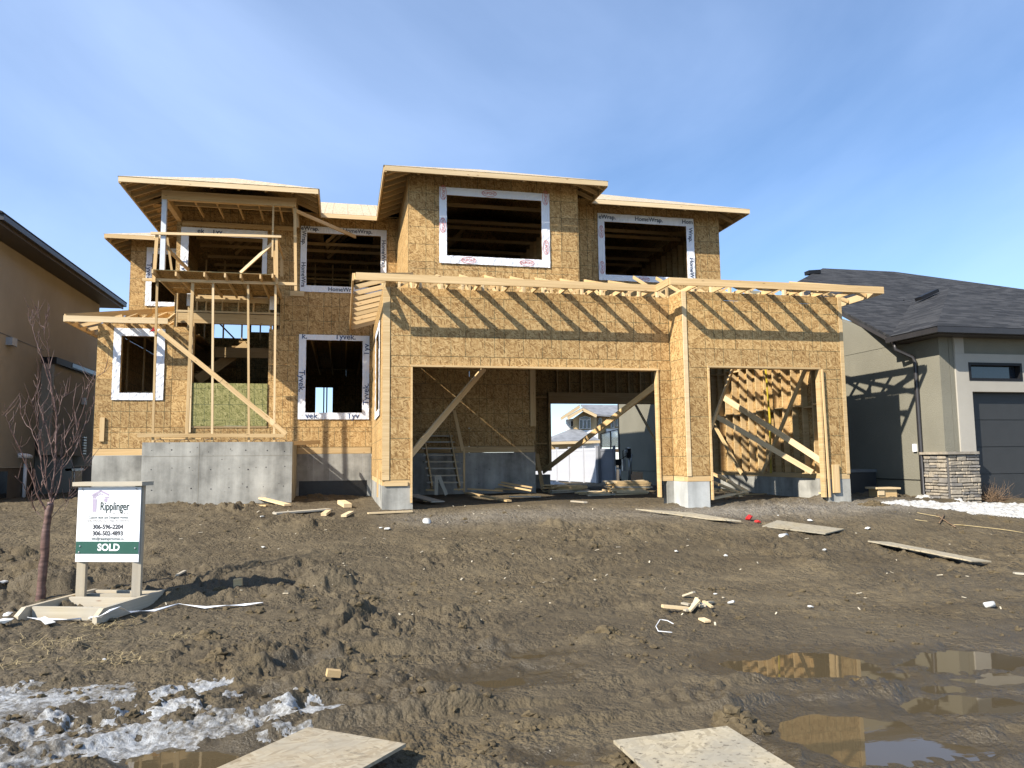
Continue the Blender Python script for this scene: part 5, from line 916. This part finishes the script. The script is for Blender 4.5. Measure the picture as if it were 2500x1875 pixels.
# ================================================================== sign
SGY = -6.05; sg = PG(S_(800, 1170)); pR, pL = PY(S_(1090, 1170), SGY), PY(S_(590, 1140), SGY); gs = gz_avg(-3.2, -6.1, .4)-.03
SG = empty('builder_sign', (-3.25, SGY, gs), 'white builder sign board with green SOLD band on a timber stand', 'sign')
ta = math.radians(-19); cx_, cy_ = -3.30, -5.88
def sp(a, b, c): return Vector((cx_+a*math.cos(ta)-b*math.sin(ta), cy_+a*math.sin(ta)+b*math.cos(ta), c))
hw = .375; zb0, zb1 = .05, .87
for s in (-1, 1): board('post', SG, sp(s*(hw-.045), .06, -.40), sp(s*(hw-.045), .06, .89), .09, .09, (1, 0, 0), LUMG)
bd = board('sign_board', SG, sp(-hw, .005, (zb0+zb1)/2), sp(hw, .005, (zb0+zb1)/2), zb1-zb0, .012, mat=WHITE)
cap = poly_prism('top_cap', SG, [sp(-.415, -.05, .885), sp(.415, -.05, .885), sp(.43, .15, .885), sp(-.40, .15, .885)], (0, 0, .045), LUMG)
bev = [sp(-.43, -.075, .885)]
ex = (sp(1, 0, 0)-sp(0, 0, 0)); ez = Vector((0, 0, 1)); ny = -.004
band = board('green_band', SG, sp(-hw+.003, -.0035, .205), sp(hw-.003, -.0035, .205), .135, .003, mat=GREEN)
def stx(s, a, z, size, mat, sx=1., bold=0., sp_=1.): put_text(bd, s, sp(a, -.0064 if s == 'SOLD' else -.0042, z), size, mat, ex, ez, sx, bold, None, sp_)
stx('SOLD', .02, .205, .105, INKW, 1., .003); stx('Ripplinger', .07, .655, .130, INKG, .66, .002); stx('HOMES', .145, .578, .030, INKGR, 1.25, 0, 1.75); stx('Custom Built and Designed Homes', .0, .535, .036, INKG, .92, .0005); stx('Quality Craftsmanship - Superior Design - Personalized Service', .0, .500, .024, INKGR, .82, .0004); stx('306-596-2204', .0, .432, .068, INKGR, .95, .0022); stx('306-502-4893', .0, .360, .068, INKGR, .95, .0022); stx('info@ripplingerhomes.ca', .0, .303, .041, INKG, .92, .0004)
def lg(pts, nm='print'): poly_prism(nm, bd, [sp(a, -.0024, z) for a, z in pts], sp(0, -.0012, 0)-sp(0, 0, 0), INKP)
lg([(-.195, .74), (-.147, .74), (-.147, .60), (-.195, .60)]); lg([(-.205, .795), (-.105, .84), (-.105, .815), (-.205, .77)]); lg([(-.10, .84), (0, .795), (0, .77), (-.10, .815)]); lg([(-.20, .765), (-.15, .765), (-.125, .778), (-.135, .797), (-.20, .768)]); lg([(-.06, .765), (-.005, .765), (-.005, .748), (-.05, .748)]); lg([(-.198, .762), (-.155, .762), (-.155, .746), (-.198, .746)]); lg([(-.12, .785), (-.105, .79), (-.105, .805), (-.13, .797)]); lg([(-.10, .79), (-.075, .782), (-.065, .79), (-.10, .805)]); lg([(-.06, .744), (-.02, .744), (-.02, .70), (-.06, .712)])
for a, z in ((-.32, .85), (.325, .85), (-.32, .22), (.335, .20), (-.33, .155)): tube('screw', bd, [sp(a, -.007, z), sp(a, -.012, z)], .009, GLAV, 8)
zg = gs+.09; fr, bk_ = -.78, .52
for s in (-1, 1):
    pts = [sp(s*(hw+.075), fr, zg-.07), sp(s*(hw+.075), bk_, zg-.07), sp(s*(hw+.075), bk_, zg+.02), sp(s*(hw+.075), bk_-.08, zg+.07), sp(s*(hw+.075), fr+.10, zg+.07), sp(s*(hw+.075), fr, zg-.0)]
    poly_prism('skid', SG, pts, (sp(-s*.05, 0, 0)-sp(0, 0, 0)), LUMG)
for b in (fr+.18, -.05, .17, bk_-.12): board('cross_rail', SG, sp(-hw-.005, b, zg), sp(hw+.005, b, zg), .13, .038, mat=LUMG)
# strap over the sign stand
sp_px = [(215, 1378), (330, 1382), (520, 1380), (680, 1352), (780, 1300), (850, 1240), (930, 1225), (1010, 1250), (1090, 1300), (1200, 1285), (1390, 1235), (1600, 1250), (1760, 1245), (1900, 1230), (2050, 1228)]
pts = []
for k, q in enumerate(sp_px):
    p = PG(S_(*q)); z = gz_avg(p.x, p.y, .08)+.03
    if 4 <= k <= 7: p = PZ(S_(*q), gs+.17+(.02 if k in (5, 6) else -.06)); z = p.z
    pts.append(Vector((p.x, p.y, z)))
V, F, UVv = [], [], []
for i, p in enumerate(pts):
    d = (pts[min(i+1, len(pts)-1)]-pts[max(i-1, 0)]); n = Vector((-d.y, d.x, 0)).normalized()*.013; V += [p+n, p-n+Vector((0, 0, .015*(-1)**i)), p-n+Vector((0, 0, .015*(-1)**i-.004)), p+n+Vector((0, 0, -.004))]
    if i: b = 4*(i-1); F += [(b+j, b+(j+1) % 4, b+4+(j+1) % 4, b+4+j) for j in range(4)]
F += [(3, 2, 1, 0), tuple(4*(len(pts)-1)+j for j in range(4))]
tag(link('plastic_strap', mesh(V, F), TAPE), 'white plastic strap trailing over the sign stand and mud', 'strap')

# ================================================================== sapling
def sapling():
    r = random.Random(21); base = PG(S_(312, 1185)); base.z = gz(base.x, base.y)-.03; Y0 = base.y
    ST_ = empty('bare_sapling', base, 'young leafless tree with reddish bark behind the sign', 'tree')
    V, F = [], []; TV, TF = [], []
    def limb(px, r0, r1, dy, store, n=7, first=None):
        pts = []; N = len(px)
        for i, p in enumerate(px):
            t = i/(N-1); y = (first if first is not None else Y0)+dy*t; q = PY(p, y); pts.append(q)
        dense = []
        for i in range(N-1):
            for k in range(3): dense.append(pts[i].lerp(pts[i+1], k/3)+Vector((r.uniform(-1, 1), r.uniform(-1, 1), r.uniform(-1, 1)))*(.006 if (i or k) else 0))
        dense.append(pts[-1]); M = len(dense); b0 = len(store[0])
        for i, p in enumerate(dense):
            d = (dense[min(i+1, M-1)]-dense[max(i-1, 0)]).normalized(); u = d.cross(Vector((0, 1, .1))).normalized(); w = d.cross(u); rr = (r0+(r1-r0)*i/(M-1))*r.uniform(.9, 1.12)
            for k in range(n): a = 2*math.pi*k/n; store[0].append(p-base+u*(rr*math.cos(a))+w*(rr*math.sin(a)))
        for i in range(M-1):
            for k in range(n): store[1].append((b0+i*n+k, b0+i*n+(k+1) % n, b0+(i+1)*n+(k+1) % n, b0+(i+1)*n+k))
        store[1].append(tuple(b0+(M-1)*n+k for k in range(n))); return dense
    trunk = (V, F); limb([S_(312, 1195), S_(325, 1050), S_(345, 820), S_(360, 620), S_(378, 500), S_(392, 400)], .052, .036, 0, trunk, 10)
    br = [([(470, 1640), (470, 1540), (490, 1430), (508, 1250), (520, 1000), (525, 830), (490, 650), (450, 480), (410, 350), (370, 220), (330, 100), (300, 0), (275, -60), (268, -75)], .026, .005, .15), ([(300, 5), (315, -60), (312, -110)], .006, .003, .0),
          ([(475, 1560), (435, 1480), (420, 1300), (400, 1090), (370, 1000), (340, 870), (310, 740), (280, 660)], .018, .004, -.35), ([(465, 1590), (400, 1380), (375, 1190), (340, 1050), (290, 940), (230, 880), (200, 810), (190, 750)], .018, .004, .3),
          ([(430, 1700), (340, 1530), (300, 1400), (240, 1260), (200, 1160), (130, 1000), (80, 880), (52, 805)], .022, .007, -.2), ([(330, 1690), (270, 1540), (210, 1440), (140, 1365)], .013, .008, -.3), ([(475, 1640), (540, 1480), (570, 1310), (575, 1190), (570, 980)], .020, .006, .1),
          ([(565, 1310), (640, 1220), (700, 1110), (740, 1000), (780, 900), (825, 830), (860, 690)], .012, .003, .3), ([(570, 1210), (610, 1160), (680, 1060), (720, 900), (770, 740), (820, 600), (872, 480), (900, 440), (960, 405)], .013, .003, -.3), ([(610, 1150), (590, 1020), (640, 900), (690, 800), (730, 700), (780, 570)], .008, .003, .25),
          ([(525, 830), (555, 730), (575, 640), (625, 610)], .007, .002, .1), ([(525, 840), (485, 690), (470, 520), (455, 330), (435, 150), (410, 92), (412, 0)], .012, .004, -.2), ([(412, 0), (365, -30), (355, -100), (345, -140)], .005, .003, .1), ([(410, 5), (420, -60), (440, -110)], .005, .003, -.1), ([(505, 1280), (470, 1080), (430, 930), (390, 800), (360, 700), (345, 560), (355, 440)], .012, .004, .25),
          ([(440, 1790), (560, 1650), (690, 1520)], .009, .004, .2), ([(420, 1780), (300, 1660), (290, 1500)], .008, .003, .15), ([(590, 1680), (640, 1560), (640, 1420), (720, 1370), (770, 1310), (785, 1240)], .006, .002, .2), ([(680, 1060), (740, 980), (800, 940)], .005, .002, .1), ([(440, 1600), (380, 1510), (390, 1420)], .007, .004, -.1), ([(700, 900), (685, 780), (682, 650)], .005, .002, -.1), ([(300, 950), (340, 880), (350, 855)], .005, .003, .1), ([(820, 610), (790, 570), (775, 540)], .004, .002, .0), ([(345, 1040), (400, 900), (410, 870)], .005, .002, .1), ([(395, 1200), (460, 1110), (510, 1010)], .005, .002, -.1), ([(52, 805), (25, 770)], .005, .003, 0), ([(55, 805), (68, 760)], .005, .003, 0), ([(50, 808), (20, 806)], .004, .003, 0)]
    tw = (TV, TF); ys = {}
    for px, r0, r1, dy in br:
        dn = limb([TR(*p) for p in px], r0*.50, r1*.45, dy, trunk if r0 > .011 else tw, 6)
        for p in dn[3:]:
            for _q in range(r.choice((0, 0, 1, 1, 2))):
                d = Vector((r.uniform(-.8, .8), r.uniform(-.8, .8), r.uniform(.5, 1.6))).normalized(); ln = r.uniform(.04, .26); q0 = p; b = len(TV); n = 4
                st = [p, p+d*ln*.5+Vector((r.uniform(-.02, .02), 0, .0)), p+d*ln+Vector((0, 0, .03))]
                for i, q in enumerate(st):
                    rr = (.0040, .0032, .0022)[i]
                    for k in range(n): a = 6.283*k/n; TV.append(q-base+Vector((rr*math.cos(a), rr*math.sin(a), 0)))
                for i in range(2):
                    for k in range(n): TF.append((b+i*n+k, b+i*n+(k+1) % n, b+(i+1)*n+(k+1) % n, b+(i+1)*n+k))
    for nm, (vv, ff) in (('trunk', trunk), ('crown', tw)):
        me = mesh(vv, ff); me.polygons.foreach_set('use_smooth', [True]*len(ff)); o = link(nm, me, BARK, ST_, base)
        if nm == 'crown': o['label'] = 'thin bare twigs with small buds'
sapling()

# ================================================================== loose boards on the mud
def lay_quad(name, pxs, th, mat, label, cat, dz=.02, tilt=None, group=None):
    P = [PG(p) for p in pxs]; c = sum(P, Vector())/4; zs = gh(np.array([p.x for p in P]+[c.x]), np.array([p.y for p in P]+[c.y])); A_ = np.array([[p.x, p.y, 1] for p in P]+[[c.x, c.y, 1]]); k = np.linalg.lstsq(A_, zs, rcond=None)[0]
    pts = [Vector((p.x, p.y, float(k[0]*p.x+k[1]*p.y+k[2])+dz+(tilt[i] if tilt else 0))) for i, p in enumerate(P)]
    o = poly_prism(name, None, pts, (0, 0, th), mat); return tag(o, label, cat, group)
lay_quad('ground_board', [N_(115, 222), N_(420, 250), N_(685, 305), N_(520, 292)], .018, OSBM, 'long muddy board lying left of the red cloth', 'board', .03, group='boards laid on the mud'); lay_quad('ground_board', [N_(800, 328), N_(880, 296), N_(1242, 335), N_(1140, 362)], .018, OSBM, 'broad muddy board lying right of the red cloth', 'board', .03, group='boards laid on the mud'); lay_quad('ground_board', [N_(1370, 404), N_(1490, 403), N_(2038, 518), N_(1930, 525)], .018, OSBM, 'long pale board lying farthest right on the mud', 'board', .04, group='boards laid on the mud')
def fg_board(b, c, a, ln, z, mat, label, tilt=0):
    Bp, Cp = PZ(b, z), PZ(c, z+tilt); e = (Cp-Bp); n = Vector((e.y, -e.x, 0)).normalized(); ap = PZ(a, z); d = (ap-Bp).normalized(); n = (d-e.normalized()*d.dot(e.normalized())*.55).normalized(); n.z = 0
    o = poly_prism('ground_board', None, [Bp, Cp, Cp+n*ln, Bp+n*ln], (0, 0, -.018), mat); tag(o, label, 'board', 'boards laid on the mud')
fg_board((752.6, 1774.6), (991, 1815), (533, 1875), 1.1, -.43, OSBW, 'tan weathered board at the bottom edge beside the ice', .02); fg_board((1497.7, 1807), (1775, 1772), (1569, 1875), 1.1, -.45, OSBM, 'mud-splashed grey board at the bottom edge right of centre')
def plank(a, b, w, t, label, mat=LUM, dz=.0, name='loose_plank', group='loose lumber on the mud', z0=None, z1=None, cat='plank'):
    p, q = PG(a), PG(b); pz = gz_avg(p.x, p.y, .06)+t/2+dz+.012; qz = gz_avg(q.x, q.y, .06)+t/2+.012; o = board(name, None, (p.x, p.y, pz), (q.x, q.y, qz), t, w, mat=mat); return tag(o, label, cat, group)
plank(B(1378, 1500), B(1850, 1592), .14, .04, 'pale plank leaning on the mud below the porch wall', LUMC, .04); plank(B(1455, 1588), B(1700, 1600), .10, .03, 'half-buried board below the leaning plank', LUM); plank(Q7(-60, 1025), Q7(720, 965), .22, .03, 'weathered wide board in the mud left of the garage pier', LUMG); plank(Q7(1270, 1020), Q7(1900, 985), .09, .03, 'pale batten lying at the foot of the garage pier', LUMC); plank(G_(1405, 1400), G_(1565, 1385), .14, .04, 'short plank end at the right garage corner', LUM)
plank(Q7(890, 900), Q7(985, 930), .16, .08, 'square lumber offcut against the black foundation', LUMC, .03, 'wood_offcut', cat='offcut'); plank(Q7(640, 1060), Q7(710, 990), .10, .05, 'left of two lumber offcuts before the black foundation', LUMC, 0, 'wood_offcut', cat='offcut'); plank(Q7(925, 1075), Q7(1035, 990), .10, .04, 'right of two lumber offcuts before the black foundation', LUMC, 0, 'wood_offcut', cat='offcut'); plank(S_(1820, 1110), S_(1885, 1108), .09, .09, 'square wood block on the mud right of the sign', LUM, .0, 'wood_offcut', cat='offcut'); plank(I_(1960, 410), I_(2040, 398), .06, .05, 'split wood offcut by the small dark puddle', LUM, .02, 'wood_offcut', cat='offcut'); plank(S_(1375, 1020), S_(1440, 955), .04, .02, 'thin wood stick standing out of the mud near the sign', LUMG, .0, 'wood_offcut', cat='offcut'); plank(N_(2160, 590), N_(2260, 594), .08, .02, 'thin pale lath at the far right edge', LUMG, 0)
plank(Q7(2065, 850), Q7(2100, 850), .07, .07, 'small wood block just inside the left garage opening', LUMC, 0, 'wood_offcut', cat='offcut'); plank(F_(580, 1490), F_(710, 1510), .08, .03, 'dark edged lath before the garage opening', LUMG)
# splintered wood heap
r = random.Random(4)
for k in range(14):
    a = (r.gauss(440, 38), r.gauss(740, 22)); b = (a[0]+r.uniform(-60, 60), a[1]+r.uniform(-22, 22)); plank(N_(*a), N_(*b), r.uniform(.02, .05), .02, 'splintered wood scrap in the heap on open mud', LUMG if k % 3 else LUMC, r.uniform(0, .09), 'wood_scrap', 'splintered scrap heap', cat='scrap')
plank(N_(260, 768), N_(405, 760), .06, .03, 'longest pale splinter left of the scrap heap', LUMC, .01, 'wood_scrap', 'splintered scrap heap', cat='scrap'); plank(N_(470, 805), N_(505, 820), .07, .02, 'flat wood chip right below the scrap heap', LUMC, .0, 'wood_scrap', 'splintered scrap heap', cat='scrap')
# litter
def litter(p, s, label, mat=PAPER, name='paper_scrap', seed=0, flat=.35, cat='litter'):
    r = np.random.RandomState(seed+7); b = ICO1[0]*(1+.7*(r.rand(len(ICO1[0]), 1)-.5))*np.array([s, s*.8, s*flat])*.75; q = PG(p); o = tri_obj(name, b, ICO1[1], mat); o.location = (q.x, q.y, gz_avg(q.x, q.y, .05)+s*flat*.6+.01); o.rotation_euler = (0, 0, r.rand()*6); return tag(o, label, cat)
for k, (p, s, l) in enumerate([(N_(1058, 285), .07, 'white paper scrap beyond the broad muddy board'), (N_(1370, 312), .085, 'white crumpled paper in front of the snow'), (N_(600, 450), .06, 'white scrap left of the white bottle'), (N_(1135, 452), .055, 'white scrap below the broad muddy board'), (N_(545, 665), .035, 'small white scrap above the wood heap'), (N_(1060, 735), .045, 'pale scrap in the middle of the right lot'), (D(950, 1635), .085, 'crumpled white paper before the garage pier'), (D(895, 1620), .045, 'small white scrap left of the crumpled paper'), (S_(30, 1078), .09, 'white paper at the left edge behind the sapling'), (S_(2045, 518), .07, 'white scrap on the slope below the porch'), (S_(2050, 775), .06, 'white scrap on mid-slope below the garage pier'), (N_(335, 437), .05, 'white scrap below the long muddy board'), (S_(20, 1420), .12, 'grey ice lump at the left edge'), (S_(60, 1345), .08, 'white snow lump left of the sign skid'), (I_(625, 290), .03, 'white pebble in the straw'), (N_(885, 262), .03, 'tiny white scrap right of the red cloth')]): litter(p, s, l, seed=k)
litter(N_(728, 272), .11, 'crumpled red cloth lying on the mud', REDC, 'red_cloth', 3, .6, 'cloth')
q = litter(N_(775, 288), .085, 'small end of the red cloth on the mud', REDC, 'red_cloth', 5, .45, 'cloth')
def disc(p, rad, h, label, mat, name, tilt=(0, 0, 0), cat='litter'):
    q = PG(p); o = tube(name, None, [(0, 0, 0), (0, 0, h)], rad, mat, 16); o.location = (q.x, q.y, gz_avg(q.x, q.y, .05)+.02); o.rotation_euler = tilt; tag(o, label, cat)
disc(D(1250, 1580), .075, .02, 'round white lid on the mud before the garage', PAPER, 'cup_lid', (.7, .1, 0)); disc(N_(895, 380), .035, .15, 'white bottle lying below the broad muddy board', PAPER, 'plastic_bottle', (0, 1.5, .2)); disc(N_(2000, 752), .03, .10, 'white cup lying on the mud at right', PAPER, 'paper_cup', (0, 1.4, -.3)); disc(N_(615, 710), .015, .08, 'white tube beside the wood heap', PAPER, 'white_tube', (1.2, .4, .3))
lay_quad('paper_sheet', [S_(300, 1385), S_(345, 1368), S_(430, 1415), S_(350, 1432)], .004, PAPER, 'white paper sheet in front of the sign stand', 'paper', .03)
loop = [(2075, 85), (2040, 65), (1995, 58), (1970, 100), (1985, 130), (2068, 138)]; tag(tube('plastic_band', None, [PG(J_(*q))+Vector((0, 0, .045)) for q in loop], .004, TAPE, 5), 'white plastic band bent in a loop on the mud', 'band')
# straw tufts beside the sign
def straw(p, n, rad, label, seed):
    r = random.Random(seed); q = PG(p); V, F = [], []
    for k in range(n):
        x, y = r.gauss(0, rad), r.gauss(0, rad*.7); a = r.uniform(0, 6.28); ln = r.uniform(.03, .13); z = gz(q.x+x, q.y+y)-gz(q.x, q.y); d = Vector((math.cos(a)*ln, math.sin(a)*ln, r.uniform(-.01, .025))); s = Vector((-d.y, d.x, 0)).normalized()*.0019; b = len(V); o = Vector((x, y, z+.01))
        V += [o+s, o-s, o-s+d, o+s+d]; F.append((b, b+1, b+2, b+3))
    o = link('dry_straw', mesh(V, F), STRAW, None, (q.x, q.y, gz(q.x, q.y))); tag(o, label, 'straw', kind='stuff')
straw(S_(800, 1400), 160, .16, 'dry straw tuft at the front of the sign stand', 1); straw(I_(340, 200), 200, .22, 'dry yellow straw lying below the sign', 2); straw(I_(700, 290), 140, .16, 'straw above the ice crust', 3); straw(S_(1340, 1470), 50, .10, 'small tuft of straw right of the sign', 4); straw(I_(100, 310), 80, .15, 'loose straw at the left edge', 5)
# wood chips
def chips():
    rs = np.random.RandomState(31); V, F = [], []
    for k in range(130):
        u, v = rs.uniform(350, 2450), 1235+300*rs.rand()**1.2
        if u < 900 and rs.rand() < .5: continue
        x = 0
        p = PG((u, v)); z = gz(p.x, p.y)+.008; a = rs.rand()*6.28; l, w = .008+.035*rs.rand()**3, .005+.007*rs.rand(); e = Vector((math.cos(a)*l, math.sin(a)*l, rs.uniform(-.006, .012))); s = Vector((-math.sin(a)*w, math.cos(a)*w, 0)); c = Vector((p.x, p.y, z)); b = len(V); t = Vector((0, 0, .006)); V += [c-e-s, c+e-s, c+e+s, c-e+s, c-e-s+t, c+e-s+t, c+e+s+t, c-e+s+t]; F += [tuple(b+i for i in f) for f in ((3, 2, 1, 0), (4, 5, 6, 7), (0, 1, 5, 4), (1, 2, 6, 5), (2, 3, 7, 6), (3, 0, 4, 7))]
    tag(link('wood_chips', mesh(V, F), CHIP), 'pale wood chips scattered over the mud', 'chips', kind='stuff')
chips()

# ================================================================== in the garage
STR = empty('site_stairs', (1.4, 5.1, .2), 'rough open wooden stairs in the dark garage', 'stairs')
tr = [(225, 480, 850), (150, 500, 918), (135, 515, 990), (148, 537, 1066), (162, 552, 1140), (172, 570, 1214), (187, 585, 1294), (195, 598, 1372)]
for k, (a, b, c) in enumerate(tr): y = 5.45-.17*k; p, q = PY(GI(a, c), y), PY(GI(b, c), y); board('tread', STR, p, q, .034, .24, mat=LUMG)
for (a, b) in (((160, 850), (250, 1440)), ((450, 850), (560, 1440))): p, q = PY(GI(*a), 5.45), PY(GI(*b), 4.1); board('stringer', STR, p, q, .20, .038, mat=LUM)
AF = empty('sawhorse_leg_frame', (1.7, 2.6, .2), 'pale A-shaped trestle leg standing before the stairs', 'trestle')
board('leg', AF, PY(GI(300, 1290), 3.0), PY(GI(298, 1512), 3.0), .085, .03, (1, 0, 0), LUMG); board('leg', AF, PY(GI(325, 1290), 3.03), PY(GI(415, 1512), 3.03), .085, .03, (1, 0, 0), LUMG)
def gboard(fa, fb, y0, y1, label, w=.10, t=.04, mat=LUM, group='loose lumber in the garage', dz=0):
    p, q = PY(fa, y0), PY(fb, y1); o = board('loose_board', None, p, q, t, w, mat=mat); tag(o, label, 'plank', group)
gboard(GI(650, 1445), GI(1050, 1468), 4.9, 4.7, 'board lying along the dark garage wall'); gboard(GI(1000, 1395), GI(1370, 1465), 5.0, 4.6, 'lower board leaning up from the garage floor stack'); gboard(GI(1030, 1370), GI(1380, 1430), 5.1, 4.8, 'upper board on the garage floor stack'); gboard(GI(960, 1445), GI(1360, 1460), 5.2, 5.2, 'rear board on the garage floor stack'); gboard(GI(640, 1490), GI(1120, 1580), 3.2, 1.0, 'long board reaching from the stairs into the sun', .12, .035); gboard(GI(20, 1510), GI(320, 1590), 2.8, 1.1, 'wide dark sheet edge on the left garage floor', .30, .02, LUMG); gboard(GI(1120, 1530), GI(1480, 1532), 2.6, 2.4, 'grey board lying across the garage floor', .2, .02, LUMG); gboard(GI(190, 1455), GI(300, 1460), 3.6, 3.5, 'short block under the stairs'); gboard(GI(505, 1450), GI(600, 1450), 3.6, 3.5, 'short block right of the stairs')
r = random.Random(8); nb = 0
def pile(x0, x1, y0, y1, rows, n, label, grp, lmin, lmax, ang):
    for k in range(rows):
        for j in range(n):
            x, y = r.uniform(x0, x1), y0+(y1-y0)*(j+.5)/n; ln = r.uniform(lmin, lmax); a = r.gauss(0, ang); z = gz_avg((x0+x1)/2, (y0+y1)/2, .5)+.03+k*.042+r.uniform(0, .01); d = Vector((math.cos(a), math.sin(a), r.gauss(0, .015)))*(ln/2)
            lab = label.replace('board', ('bottom', 'second', 'third', 'fourth', 'fifth', 'sixth', 'seventh', 'top')[k]+'-layer board', 1)
            o = board('stacked_board', None, Vector((x, y, z))-d, Vector((x, y, z))+d, .038, .10 if r.random() < .6 else .14, mat=r.choice((LUM, LUMC, LUM, LUMG))); tag(o, lab, 'board', grp)
p0, p1 = PZ(BK(1075, 1535), .2), PZ(BK(1800, 1540), .2); pile((p0.x+p1.x)/2-.1, (p0.x+p1.x)/2+.1, p0.y, p0.y+.75, 8, 4, 'board in the tidy lumber stack at the right of the back opening', 'right lumber stack in the garage', (p1.x-p0.x)*.8, (p1.x-p0.x)*1.05, .04)
p0, p1 = PZ(BK(140, 1500), .2), PZ(BK(760, 1500), .2); pile(p0.x+.5, p1.x-.5, p0.y, p0.y+1., 5, 4, 'board in the loose lumber pile at the left of the back opening', 'left lumber pile in the garage', .6, 1.3, .25); p0, p1 = PZ(BK(600, 1540), .2), PZ(BK(1150, 1545), .2); pile(p0.x+.3, p1.x-.3, p0.y-.3, p0.y+.7, 2, 4, 'board offcut scattered before the back opening', 'offcuts in the garage', .4, .9, .6)
gboard(F_(600, 1335), F_(740, 1395), 6.4, 5.6, 'bright board slanting off the loose lumber pile', .12, .04, LUMC)
for k, (a, b, y0, y1) in enumerate((((480, 1160), (770, 1310), 1.4, .6), ((540, 1175), (775, 1330), 1.2, .5), ((478, 1230), (700, 1320), 1.0, .4), ((480, 1290), (600, 1300), .9, .9), ((480, 1375), (760, 1310), .2, .6), ((580, 1350), (1000, 1365), 2.0, 2.0), ((650, 1345), (940, 1335), 2.2, 2.4), ((600, 1330), (720, 1350), .9, .5))): gboard(G_(*a), G_(*b), y0, y1, ['topmost slanting stud in the right garage bay pile', 'second slanting stud in the right garage bay pile', 'third slanting stud in the right garage bay pile', 'short level stud in the right garage bay pile', 'board crossing the front of the right bay pile', 'board lying on the right bay floor', 'rear board on the right bay floor', 'small end of lumber in the right bay pile'][k], .12, .04, [LUM, LUMC, LUM][k % 3], 'lumber pile in the right bay')
